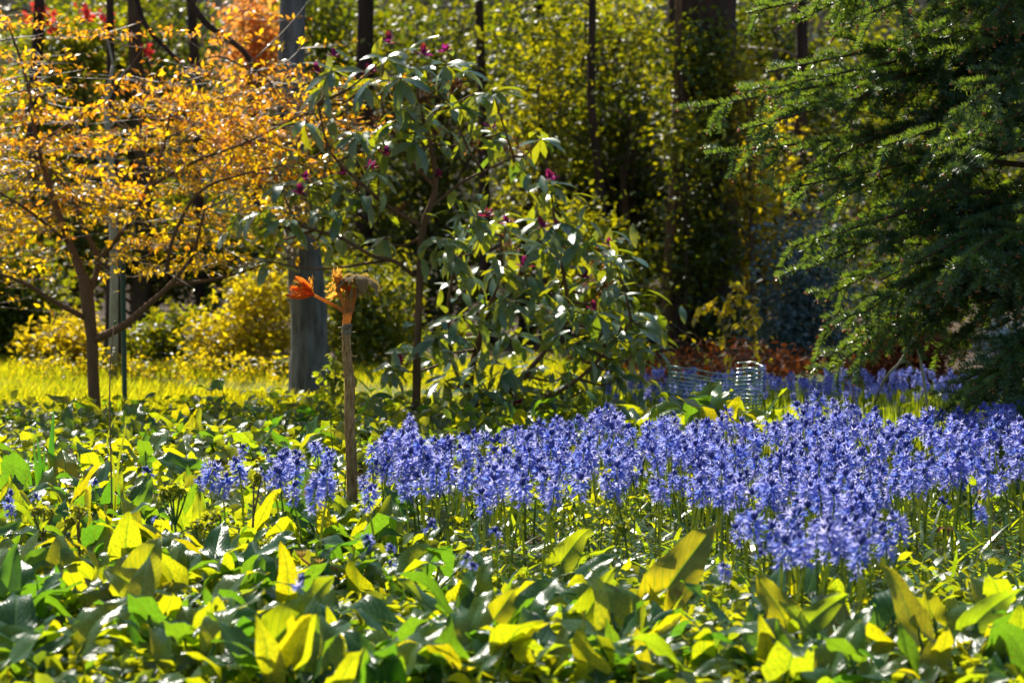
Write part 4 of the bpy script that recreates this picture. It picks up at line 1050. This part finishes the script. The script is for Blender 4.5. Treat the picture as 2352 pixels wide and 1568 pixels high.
def bell_variant(seed, budding=False):
    """unit: total height 1 = about 0.32 m; returns stem T, list of floret matrices, bud T"""
    r = np.random.default_rng(seed)
    lean = r.uniform(-.17, .17, 2); nod = r.uniform(.02, .09); na = r.uniform(0, 6.28)
    P = spline([A(0, 0, -.03), A(lean[0] * .4, lean[1] * .4, .5), A(lean[0], lean[1], .88), A(lean[0] + nod * math.cos(na), lean[1] + nod * math.sin(na), 1.0)], 12)
    stem = tube(P, [.014, .012, .008, .004], 5)
    nfl = int(r.integers(10, 16)) if not budding else int(r.integers(2, 5))
    z0 = .58 if not budding else .78
    mats = []
    for k in range(nfl):
        u = z0 + (.94 - z0) * (k + r.uniform(0, .6)) / nfl; i = u * 11
        i0 = min(int(i), 10); p = P[i0] * (1 - (i - i0)) + P[i0 + 1] * (i - i0)
        a = k * 2.4 + r.uniform(-.4, .4); el = r.uniform(-.95, -.1) + (.7 if u > .86 else 0)
        o = A(math.cos(a), math.sin(a), 0)
        d = A(math.cos(a) * math.cos(el), math.sin(a) * math.cos(el), math.sin(el))
        mats.append((frames(p + o * .022 + A(0, 0, .012), d, A(0, 0, 1) + o * .3, r.uniform(.068, .090))[0], int(r.integers(0, 3)), p))
    bts = []
    for k in range(int(r.integers(5, 9)) if not budding else 12):
        u = r.uniform(.9, 1.0) if not budding else r.uniform(.84, 1.0); i = u * 11; i0 = min(int(i), 10); p = P[i0] * (1 - (i - i0)) + P[i0 + 1] * (i - i0)
        a = r.uniform(0, 6.28); el = r.uniform(.85, 1.5)
        bts.append(xform(BUD, frames(p, A(math.cos(a) * math.cos(el), math.sin(a) * math.cos(el), math.sin(el)), A(0, 0, 1), r.uniform(.065, .10))[0]))
    return stem, mats, merge(bts), P
VAR = [bell_variant(300 + k) for k in range(14)] + [bell_variant(400 + k, True) for k in range(6)]
VM = []
for stem, mats, bt, P in VAR:
    ped = merge([stem] + [tube(np.array([p, M[:3, 3]]), .003, 3, cap=False) for M, q, p in mats])
    hd = Geo()
    for M, q, p in mats: hd.add(FL[q], M)
    VM.append((Geo().add(ped, rnd=0).mesh('stem', MT['bellstem']), Geo().add(bt, rnd=0).mesh('bud', MT['bellbud']), hd.mesh('flower_head', MT['bell'])))
def bluebell(p, h, v, label, group, detail):
    t = thing('bluebell', p, label, 'flower', group, rz=U(0, 6.28)); t.scale = (h, h, h)
    obj('stem', VM[v][0], t); obj('bud', VM[v][1], t)
    if detail:
        for M, q, _ in VAR[v][1]: obj('flower', FLM[q], t, M)
    else: obj('flower_head', VM[v][2], t)
# lone ones of the front, placed by the photograph
lone = [((965, 1200), 1400, 14, 'bluebell with a fat dark bud spike left of the bottom centre'), ((1140, 1215), 1400, 15, 'half-open bluebell with hanging flowers before the drift at centre'),
        ((858, 1235), 1400, 1, 'small open bluebell below the fuzzy stem foot'), ((925, 1255), 1400, 16, 'drooping bluebell bud pair below the fuzzy stem foot'),
        ((895, 1290), 1430, 17, 'short bluebell bud left of the fat dark bud spike'), ((1042, 1280), 1440, 14, 'bluebell with a closed dark bud right of the fat bud spike'),
        ((1118, 1295), 1450, 16, 'low closed bluebell bud right of bottom centre'), ((727, 1330), 1600, 17, 'dark closed bluebell spike standing at the bottom left of centre'),
        ((1680, 1212), 1410, 4, 'lone open bluebell left of the front bluebell clump'), ((1655, 1300), 1470, 5, 'short pale bluebell low left of the front bluebell clump'),
        ((1738, 1270), 1450, 15, 'leaning bluebell with few flowers at the foot of the front clump'), ((1965, 1315), 1500, 17, 'dark closed bluebell bud standing right of the front clump'),
        ((2245, 1165), 1330, 2, 'open bluebell with wide flowers near the right edge before the drift'), ((2190, 1150), 1330, 14, 'leaning bluebell bud beside the open one near the right edge'),
        ((378, 1080), 1240, 14, 'bluebell with a dark pointed tip at the left start of the drift'), ((440, 1100), 1250, 0, 'short open bluebell at the left start of the drift'),
        ((15, 1130), 1290, 14, 'bluebell with dark buds at the left edge'), ((48, 1150), 1310, 3, 'pale open bluebell near the left edge'), ((95, 1140), 1290, 15, 'slim bluebell bud right of the left edge bluebells'),
        ((365, 1190), 1320, 15, 'low bluebell half hidden behind yellow leaves at the left'), ((232, 1110), 1240, 17, 'tiny bluebell bud beside the tall dry stem'),
        ((945, 960), 1140, 6, 'tallest deep blue bluebell right of the fuzzy stem'), ((1892, 908), 1120, 7, 'tallest bluebell with a curling tip in the right part of the drift'),
        ((1660, 940), 1115, 8, 'dark-tipped bluebell rising above the drift before the leaf clump'), ((560, 1025), 1170, 4, 'tall bluebell rising above the left start of the drift'), ((1385, 935), 1110, 2, 'tall bluebell at the back of the drift near the curled stem')]
for (x, y), r_, v, lab in lone:
    b = gnd(x + U(-12, 12), r_); h = float(at(x, y, b[1])[2])
    bluebell(b, max(.15, h), v, lab, None, True)
heads.sort(key=lambda q: q[1])
vis = [q for q in heads if -10 < q[3] < 2362]
ind = set(id(q) for q in vis[:270])
ni = 0
zl = [('bluebell in full flower in the left end of the drift near the fuzzy stem', 'bluebells at the left end of the drift'), ('bluebell in full flower in the middle of the drift', 'bluebells in the middle of the drift'),
      ('bluebell in full flower in the dense front clump at the right', 'bluebells in the front right clump'), ('bluebell in full flower in the drift by the right edge', 'bluebells by the right edge')]
rest = [[] for _ in VAR]
for q in heads:
    v = int(rng.integers(0, 14)) if rng.random() > .16 else int(rng.integers(14, 20))
    if id(q) in ind:
        z = zl[0] if q[3] < 1000 else (zl[1] if q[3] < 1650 else (zl[2] if q[3] < 2100 else zl[3]))
        bluebell(A(q[0], q[1], 0), q[2], v, z[0], z[1], ni < 120); ni += 1
    else: rest[v].append(q)
g = Geo()
def joined(g, lst, v):
    if not lst: return
    n = len(lst); Q = np.array([(a, b_, c) for a, b_, c, _, _ in lst]); an = U(0, 6.28, n)
    M = np.zeros((n, 4, 4)); M[:, 3, 3] = 1; h = Q[:, 2]
    M[:, 0, 0] = np.cos(an) * h; M[:, 0, 1] = -np.sin(an) * h; M[:, 1, 0] = np.sin(an) * h; M[:, 1, 1] = np.cos(an) * h; M[:, 2, 2] = h; M[:, 0, 3] = Q[:, 0]; M[:, 1, 3] = Q[:, 1]
    stem, mats, bt, P = VAR[v]
    g.add(stem, M, mat=0); g.add(bt, M, mat=1)
    for Mf, k, p in mats: g.add(FL[k], M @ Mf, mat=2)
for v, lst in enumerate(rest): joined(g, lst, v)
tag(obj('bluebell_drift', g.mesh('bluebell_drift', [MT['bellstem'], MT['bellbud'], MT['bell']])), 'back of the blue drift where single bluebells run together', 'bluebells', kind='stuff')
# shaded bluebells under the spruce, far
g = Geo(); lst = [[] for _ in VAR]
for k in range(300):
    x = U(1380, 2300); p = gnd(x, U(930, 985))
    lst[int(rng.integers(0, 9))].append((p[0], p[1], U(.17, .25), 0, 0))
for v, l in enumerate(lst): joined(g, l, v)
tag(obj('bluebell_patch', g.mesh('bluebell_patch', [MT['bellstem'], MT['bellbud'], MT['bell']])), 'shaded far bluebells between the mesh guard and the spruce', 'bluebells', kind='stuff')
g = Geo(); n = 5200
X = U(.4, 3.6, n); Y = U(row(1080), row(940), n); px, py = proj(np.stack([X, Y, X * 0], 1)); k = (px > 1330) & (px < 2500); X, Y = X[k], Y[k]; n = len(X)
az = U(0, 6.28, n); d = np.stack([np.cos(az) * .5, np.sin(az) * .5, np.ones(n)], 1)
g.add(blade(.06, .8, 3), frames(np.stack([X, Y, X * 0], 1), d, np.stack([np.cos(az), np.sin(az), az * 0 - .5], 1), U(.10, .22, n)))
tag(obj('grass', g.mesh('grass', MT['strap'])), 'tufty grass between the drift and the spruce', 'grass', kind='stuff')

# ------------------------------------------------------------------ fuzzy brown stem with unfolding leaves (centre)
CB = gnd(810, 1215); YCn = CB[1]
t = thing('fuzzy_stem_plant', CB, 'upright brown corky stem topped with orange felted unfolding leaves', 'plant')
def c_(x, y, dy=0.0): return shift(at(x, y, YCn + dy), CB)
S = YCn / FD
P = spline([A(0, 0, -.05), c_(808, 1100), c_(806, 1030), c_(803, 960), c_(804, 890), c_(799, 840), c_(796, 800), c_(795, 765)], 60)
tb = tube(P, [13.0 * S, 12.5 * S, 12 * S, 12 * S, 11.5 * S, 10.5 * S, 10 * S], 40, wob=.04, ridge=.05)
obj('stem', Geo().add(tb).mesh('stem', MT['corky']), t)
# flaking bark and collar
g = Geo()
for k in range(60):
    i = int(rng.integers(4, 58)); a = U(0, 6.28); o = A(math.cos(a), math.sin(a), 0)
    g.add(strip_leaf(.4, 2, -.6, .3), frames(P[i] + o * 11.4 * S, o * .5 + A(0, 0, U(-1, 1)), o, U(.008, .018)))
obj('bark_flake', g.mesh('bark_flake', MT['papery']), t)
g = Geo()
for k in range(5):
    g.add(tube(np.array([c_(796, 768 - k * 4.5), c_(796, 766 - k * 4.5), c_(795, 762 - k * 4.5)]), [10.5 * S, 11.6 * S, 10.2 * S], 18, wob=.07))
for k in range(14):
    a = U(0, 6.28); o = A(math.cos(a), math.sin(a), 0)
    g.add(strip_leaf(.5, 3, -1.2, .3), frames(c_(796, U(748, 768)) + o * 10.5 * S, o * .7 + A(0, 0, U(-.6, .8)), o + A(0, 0, .2), U(.014, .03)))
obj('collar', g.mesh('collar', MT['papery']), t)
obj('neck', Geo().add(tube(spline([c_(795, 750), c_(796, 738), c_(798, 722), c_(800, 708)], 14), [9.2 * S, 9.5 * S, 10.5 * S, 9 * S], 18, wob=.03)).mesh('neck', MT['fuzz']), t)
def lobes(name, org, axis, nl, Lm, spread, W, mat, curl, roll=0.0, flat=.5, seed=0, jitter=.2):
    r = np.random.default_rng(seed); axis = unit(axis); u_ = unit(np.cross(axis, A(0.05, 1, 0.1))); v_ = np.cross(axis, u_)
    g = Geo()
    for k in range(nl):
        f = (k + .5) / nl * 2 - 1
        a = f * math.pi + roll
        side = u_ * math.cos(a) + v_ * math.sin(a) * flat
        d = unit(axis + side * spread * (1 + r.uniform(-jitter, jitter)))
        g.add(strip_leaf(W * r.uniform(.8, 1.2), 7, curl * r.uniform(.6, 1.3), .45, .4, r.uniform(-.4, .4)), frames(org, d, side + axis * .1, Lm * r.uniform(.8, 1.15)), rnd=r.random())
        # fringe of small pointed teeth
        for q in range(3):
            uu = r.uniform(.5, .95)
            g.add(strip_leaf(.45, 3, r.uniform(-1.5, 1.5), .4), frames(org + d * Lm * uu * .9, d + r.normal(size=3) * .6, side, Lm * r.uniform(.15, .28)), rnd=r.random())
    obj(name, g.mesh(name, MT[mat]), t)
def petiole(pts, r0, r1):
    obj('leaf_stalk', Geo().add(tube(spline(pts, 14), [r0 * S, r1 * S], 12, wob=.03)).mesh('leaf_stalk', MT['fuzz']), t)
petiole([c_(797, 722), c_(780, 708), c_(755, 695), c_(722, 678)], 5.0, 3.4)
lobes('young_leaf', c_(722, 678), A(-1, 0, .40), 6, 66 * S, .34, .40, 'fuzz_red', -.25, flat=.8, seed=1)
lobes('young_leaf', c_(716, 672), A(-.55, 0, 1), 4, 44 * S, .4, .34, 'fuzz', -.5, seed=2)
lobes('young_leaf', c_(700, 664), A(-1, -.2, .3), 3, 36 * S, .35, .34, 'fuzz_olive', -.5, seed=22)
petiole([c_(796, 722), c_(790, 700), c_(783, 682), c_(776, 660)], 5.2, 4.4)
lobes('young_leaf', c_(777, 668), A(-.05, 0, 1), 7, 56 * S, .13, .20, 'fuzz', -.2, flat=.8, seed=3)
lobes('young_leaf', c_(790, 668, .03), A(-1, 0, .32), 7, 46 * S, .55, .5, 'fuzz', -.9, flat=.9, seed=4)
lobes('young_leaf', c_(796, 672, .03), A(.35, 0, .75), 5, 40 * S, .5, .55, 'fuzz_red', -.6, flat=.8, seed=5)
for x0, y0_, x1, y1_, w in ((799, 715, 794, 655, 4.6), (803, 715, 801, 680, 3.6), (795, 712, 791, 672, 3.2), (806, 715, 806, 672, 2.2)):
    obj('shoot_tip', Geo().add(tube(spline([c_(x0, y0_, -.01), c_((x0 + x1) / 2 + 1.5, (y0_ + y1_) / 2, -.012), c_(x1, y1_, -.01)], 10), [w * S, w * 1.05 * S, w * .8 * S, .6 * S], 10, wob=.04)).mesh('shoot_tip', MT['fuzz']), t)
petiole([c_(805, 722), c_(810, 700), c_(815, 680), c_(820, 645)], 5.2, 4.2)
# the wilted leaf hangs like a closed umbrella
g = Geo(); org = c_(821, 640); r = np.random.default_rng(12)
for k in range(12):
    a = k / 12 * 6.283 + r.uniform(-.15, .15); o = A(math.cos(a), math.sin(a), 0)
    g.add(strip_leaf(r.uniform(.30, .46), 8, r.uniform(1.6, 2.6), r.uniform(-.5, .5), .45, r.uniform(-.7, .7)), frames(org + A(0, 0, 4 * S), o + A(0, 0, r.uniform(.15, .6)), A(0, 0, 1) - o * .3, 62 * S * r.uniform(.7, 1.35)), rnd=r.random())
    g.add(strip_leaf(.3, 4, r.uniform(-.5, .8), .4), frames(org + o * 22 * S + A(0, 0, -18 * S), A(o[0] * .3, o[1] * .3, -1), o, 26 * S * r.uniform(.7, 1.3)), rnd=r.random())
obj('wilted_leaf', g.mesh('wilted_leaf', MT['fuzz_olive']), t)
lobes('young_leaf', c_(815, 650), A(-1, -.2, -.1), 2, 40 * S, .2, .3, 'fuzz', .5, seed=8)

# ------------------------------------------------------------------ small foreground things
def blade_obj(parent, base, pts, W, mat, name='leaf', sides=None):
    P = spline(pts, 12); n = len(P); tan = unit(np.gradient(P, axis=0)); sd = unit(np.cross(tan, A(.2, 1, .1)))
    w = W / 2 * np.minimum(1, (1 - np.linspace(0, 1, n) ** 3) * 1.0 + .02)
    V = np.stack([P - sd * w[:, None], P + A(0, .15, 0) * w[:, None], P + sd * w[:, None]], 1).reshape(-1, 3)
    F = []
    for i in range(n - 1): b = 3 * i; F += [(b, b + 1, b + 4, b + 3), (b + 1, b + 2, b + 5, b + 4)]
    uv = [(s, i / n) for i in range(n) for s in (-1, 0, 1)]
    return obj(name, Geo().add(T(shift(V, base), F, uv), rnd=rng.random()).mesh(name, MT[mat]), parent)
b = gnd(105, 1160); Y = b[1]
t = thing('sword_leaf_plant', b, 'clump of upright sword-shaped green leaves at the left', 'plant')
for (x0, x1, ytop, w) in ((112, 124, 935, 17), (100, 85, 1000, 13), (90, 76, 1010, 11), (75, 62, 1040, 8), (118, 135, 1055, 9), (60, 40, 1060, 7), (98, 102, 1030, 12)):
    blade_obj(t, b, [at(x0, 1162, Y), at(x0 * .6 + x1 * .4, (1162 + ytop) / 2, Y - .02), at(x1, ytop, Y)], w * Y / FD, 'sword')
b = gnd(22, 1150); Y = b[1]
t = thing('sword_leaf_plant', b, 'thin tuft of upright leaves at the very left edge', 'plant')
for x0, x1, yt in ((10, 8, 1040), (22, 28, 1030), (35, 36, 1060)): blade_obj(t, b, [at(x0, 1152, Y), at((x0 + x1) / 2, 1090, Y), at(x1, yt, Y)], 8 * Y / FD, 'sword')
def stem_thing(name, label, cat, pts, gr, r, mat, curl=None, extra=()):
    b = gnd(pts[0][0], gr); Y = b[1]; t = thing(name, b, label, cat)
    P = spline([A(0, 0, -.03)] + [shift(at(x, y, Y), b) for x, y in pts[1:]], 18)
    obj('stalk', Geo().add(tube(P, [r, r * .6], 6)).mesh('stalk', MT[mat]), t)
    if curl: obj('tip', Geo().add(tube(spline([shift(at(x, y, Y), b) for x, y in curl], 10), [r * 1.5, r * 1.3, r * .6], 6)).mesh('tip', MT['stalk']), t)
    for e in extra: blade_obj(t, b, [at(x, y, Y) for x, y in e], 6 * Y / FD, 'strap')
    return t
stem_thing('tall_dry_grass', 'very tall thin brown dry stem at the left', 'stem', [(277, 1260), (277, 1130), (272, 950), (277, 850), (292, 760)] if False else [(258, 1250), (256, 1110), (252, 930), (254, 830), (262, 745)], 1250, .0032, 'straw', [(262, 745), (265, 738), (268, 742)],
           extra=[[(262, 1240), (262, 1080), (246, 1010), (268, 950)], [(262, 1240), (270, 1080), (285, 1000), (290, 960)]])
stem_thing('curled_sprout', 'thin green stem with a hooked tip rising behind the drift', 'stem', [(1340, 1150), (1335, 1060), (1318, 960), (1308, 900), (1306, 845)], 1150, .0028, 'stalk', [(1306, 848), (1302, 836), (1308, 834), (1309, 846)])
stem_thing('tall_grass', 'tall thin grass blade left of the fuzzy stem', 'stem', [(790, 1200), (775, 1100), (762, 1010), (757, 940)], 1210, .0022, 'stalk')
stem_thing('tall_grass', 'thin curving grass blade crossing the fuzzy stem foot', 'stem', [(790, 1200), (792, 1120), (800, 1060), (832, 985)], 1205, .0022, 'stalk')
stem_thing('hooked_shoot', 'pale hooked shoot left of the fuzzy stem among bluebells', 'stem', [(735, 1210), (740, 1120), (752, 1070), (748, 1050), (730, 1045), (718, 1062)], 1215, .0035, 'stalk')
def dandelion(label, head, foot, gr, mat):
    b = gnd(foot[0], gr); Y = b[1]; t = thing('dandelion', b, label, 'flower')
    hp = shift(at(*head, Y), b)
    obj('stalk', Geo().add(tube(spline([A(0, 0, -.02), shift(at(foot[0], foot[1], Y), b), shift(at((foot[0] + head[0]) / 2, foot[1] + 2, Y), b), hp], 12), .0035, 7)).mesh('stalk', MT[mat]), t)
    g = Geo()
    for k in range(12):
        a = k * .52; o = A(math.cos(a), math.sin(a), 0); g.add(strip_leaf(.35, 4, -.4, .4), frames(hp + o * .004, o * .35 + A(0, 0, 1), o, .035))
    obj('bud', g.mesh('bud', MT['fuzz_olive']), t)
dandelion('closed dandelion bud on a red horizontal stalk left of bottom centre', (692, 1282), (775, 1308), 1400, 'redstalk')
dandelion('second closed dandelion bud just right of the red stalk bud', (735, 1300), (737, 1330), 1400, 'redstalk')

# unfurling ferns and fresh herbs at the left
def fern(label, top, foot, gr, nheads, brown=True, spread=18, size=1.0):
    b = gnd(foot, gr); Y = b[1]; t = thing('unfurling_fern', b, label, 'fern'); s = Y / FD
    tp = shift(at(*top, Y), b)
    fork = tp * .62 + A(0, 0, 0)
    obj('stalk', Geo().add(tube(spline([A(0, 0, -.03), fork * .5 + A(.006, 0, 0), fork], 8), [.0055, .0045], 7)).mesh('stalk', MT['fernstalk'] if brown else MT['stalk']), t)
    for k in range(nheads):
        e = tp + A((k - (nheads - 1) / 2) * spread * s + U(-4, 4) * s, U(-.03, .03), U(-14, 4) * s)
        g = Geo()
        g.add(tube(spline([fork, (fork + e) / 2 + A(0, 0, -.006), e], 6), [.004, .003], 6, mat=1))
        ang = np.linspace(0, 7.5, 18); rad = .016 * size * (1 - ang / 9)
        sg = 1 if rng.random() < .5 else -1
        sp_ = e + np.stack([sg * (rad * np.cos(ang) - rad[0]), ang * .0006, rad * np.sin(ang)], 1)
        g.add(tube(sp_, [.0035, .002], 5, mat=1))
        m = 70; i = rng.integers(0, 18, m)
        g.add(strip_leaf(.5, 2, .9, .3), frames(sp_[i] + rng.normal(size=(m, 3)) * .006, unit(rng.normal(size=(m, 3)) + A(0, 0, .5)), unit(rng.normal(size=(m, 3))), U(.010, .022, m) * size), mat=0)
        obj('crozier', g.mesh('crozier', [MT['fern'], MT['fernstalk'] if brown else MT['stalk']]), t)
for lab, top, foot, gr, nh, br, sp_, sz in [
  ('brown-stalked unfurling fern with three curled heads near the left edge', (100, 1172), 95, 1330, 3, True, 22, 1.0), ('unfurling fern with one tight round crozier right of the three-headed fern', (150, 1192), 150, 1360, 1, True, 10, 1.2),
  ('unfurling fern with a feathery curled head at the left', (182, 1175), 178, 1350, 2, True, 14, 1.1), ('bright yellow-green feathery fern cluster at the left start of the drift', (400, 1128), 405, 1330, 5, False, 16, 1.3),
  ('tall dark curled fern stalk before the left bluebells', (590, 1098), 568, 1330, 2, True, 14, .9), ('fern with two yellow-green curled heads behind the dark leaves', (490, 1195), 500, 1350, 3, True, 18, 1.1),
  ('small pale fern cluster beside the tall dark fern stalk', (625, 1245), 620, 1370, 3, False, 14, .9), ('fern with crumpled green heads right of the feathery cluster', (455, 1205), 470, 1360, 3, False, 16, 1.0), ('tiny dark fern crozier above the broad olive leaves', (385, 1265), 392, 1400, 1, True, 8, .8)]:
    fern(lab, top, foot, gr, nh, br, sp_, sz)
# yellow feathery herb in the drift
b = gnd(1370, 1330); Y = b[1]
t = thing('feathery_herb', b, 'bright yellow-green feathery herb rising before the middle of the drift', 'plant')
for (x0, y0_, x1, y1_) in ((1370, 1300, 1400, 1085), (1360, 1300, 1330, 1100), (1375, 1300, 1480, 1140), (1370, 1300, 1290, 1135), (1370, 1300, 1440, 1190), (1370, 1300, 1380, 1150), (1365, 1300, 1225, 1130)):
    P = spline([b + A(0, 0, -.01), at((x0 + x1) / 2, (y0_ + y1_) / 2 + 12, Y + U(-.06, .06)), at(x1, y1_, Y + U(-.1, .1))], 12)
    g = Geo().add(tube(shift(P, b), [.003, .0012], 5, mat=1)); m = 46
    i = rng.integers(5, 12, m)
    g.add(strip_leaf(.45, 3, .6, .2), frames(shift(P[i], b) + rng.normal(size=(m, 3)) * A(.02, .02, .008), unit(rng.normal(size=(m, 3)) * A(1, 1, .4)), unit(rng.normal(size=(m, 3)) * .4 + A(0, 0, 1)), U(.022, .045, m)), mat=0)
    obj('frond', g.mesh('frond', [MT['arum'], MT['stalk']]), t)
# fallen dry leaves
for lab, x, y, mat in (('curled dry grey-brown leaf head hanging among the right bluebells', 2275, 1118, 'fuzz_olive'), ('fallen orange-brown dry leaf on the ground at the right', 2175, 1212, 'bracken'), ('dry pale brown leaf lying right of the feathery herb', 1720, 1195, 'seedhead')):
    b = gnd(x, y + (150 if 'hanging' in lab else 60)); Y = b[1]; t = thing('dry_leaf', b, lab, 'leaf')
    hp = shift(at(x, y, Y), b); g = Geo()
    for k in range(5):
        a = k * 1.26; o = A(math.cos(a), math.sin(a), 0); g.add(strip_leaf(.5, 5, U(1, 2), .3), frames(hp, o + A(0, 0, .3), A(0, 0, 1), U(.04, .07)))
    obj('blade', g.mesh('blade', MT[mat]), t)
    obj('stalk', Geo().add(tube(spline([A(0, 0, -.01), hp * .5 + A(.01, 0, 0), hp], 6), .002, 5)).mesh('stalk', MT['straw']), t)

# ------------------------------------------------------------------ labels that single out each plant of a bed
MARKS = [(808, 1000, 'the corky brown stem'), (1590, 1270, 'the tall twisted yellow leaf'), (1320, 1240, 'the folded yellow leaf'), (1370, 1370, 'the narrow upright yellow leaf'), (310, 1290, 'the broad olive leaves'),
         (705, 1140, 'the upright dark leaf'), (680, 1400, 'the large pale olive leaf'), (1160, 1380, 'the leaning olive leaf'), (1900, 1390, 'the olive leaf below the clump'), (2135, 1380, 'the round yellow leaf'),
         (2290, 1380, 'the long leaf at the right edge'), (20, 1320, 'the dark leaf at the left edge'), (965, 1250, 'the fat bluebell bud'), (727, 1400, 'the dark flower spike'), (1965, 1400, 'the dark bud right of the clump'),
         (110, 1050, 'the sword-shaped leaves'), (256, 960, 'the tall dry stem'), (400, 1180, 'the feathery fern'), (215, 930, 'the orange tree trunk'), (460, 950, 'the dark plant on the lawn'), (955, 930, 'the slim rhododendron stem'), (1070, 950, 'the bushy rhododendron foot'),
         (1370, 1180, 'the feathery yellow herb'), (1892, 920, 'the tallest right bluebell'), (945, 980, 'the deep blue tall bluebell'), (1660, 960, 'the dark-tipped bluebell'), (2245, 1180, 'the open right-edge bluebell'),
         (2200, 1090, 'the small yellow leaf'), (1680, 1230, 'the lone bluebell before the clump'), (1308, 900, 'the hooked green stem'), (570, 1050, 'the tall left bluebell'), (1645, 890, 'the mesh guard'), (725, 1300, 'the red dandelion stalk'), (120, 1250, 'the brown-stalked ferns'), (2170, 950, 'the lowest spruce bough')]
ORD = ['nearest', 'second', 'third', 'fourth', 'fifth', 'sixth', 'seventh', 'eighth', 'ninth', 'tenth', 'eleventh', 'twelfth', 'thirteenth', 'fourteenth', 'fifteenth', 'sixteenth', 'seventeenth', 'eighteenth', 'nineteenth', 'twentieth', 'twenty-first', 'twenty-second', 'twenty-third', 'twenty-fourth', 'twenty-fifth', 'twenty-sixth', 'twenty-seventh', 'twenty-eighth', 'twenty-ninth', 'thirtieth', 'thirty-first', 'thirty-second', 'thirty-third', 'thirty-fourth', 'thirty-fifth', 'thirty-sixth', 'thirty-seventh', 'thirty-eighth', 'thirty-ninth', 'fortieth']
todo = {}
for o in COL.objects:
    if o.parent is None and o.get('group') and not o.get('mark') and o.get('category') in ('plant', 'flower'):
        h = o.scale[2] * .85 if o['category'] == 'flower' else .10
        px, py = proj(np.array(o.location) + A(0, 0, h))
        m = min(MARKS, key=lambda q: math.hypot(q[0] - px, q[1] - py))
        dx, dy = px - m[0], py - m[1]
        side = ('right of' if dx > 0 else 'left of') if abs(dx) > abs(dy) else ('in front of' if dy > 0 else 'behind')
        todo.setdefault((o['category'], m[2], side), []).append((math.hypot(dx, dy), o))
for (cat, m, side), lst in todo.items():
    lst.sort(key=lambda q: q[0])
    for i, (d_, o) in enumerate(lst):
        if i < len(ORD):
            kid = [c for c in o.children if c.name.startswith('leaf')]
            nm = {3: 'three-leaved', 4: 'four-leaved', 5: 'five-leaved'}.get(len(kid), 'leafy') + ' arum plant' if cat == 'plant' else 'bluebell'
            o['label'] = f'{ORD[i]} {nm} {side} {m}'
        else:
            o['label'] = f'{"arum plant" if cat == "plant" else "bluebell"} {side} {m}, past the first forty'; o['group'] = f'{"arum plants" if cat == "plant" else "bluebells"} {side} {m}'
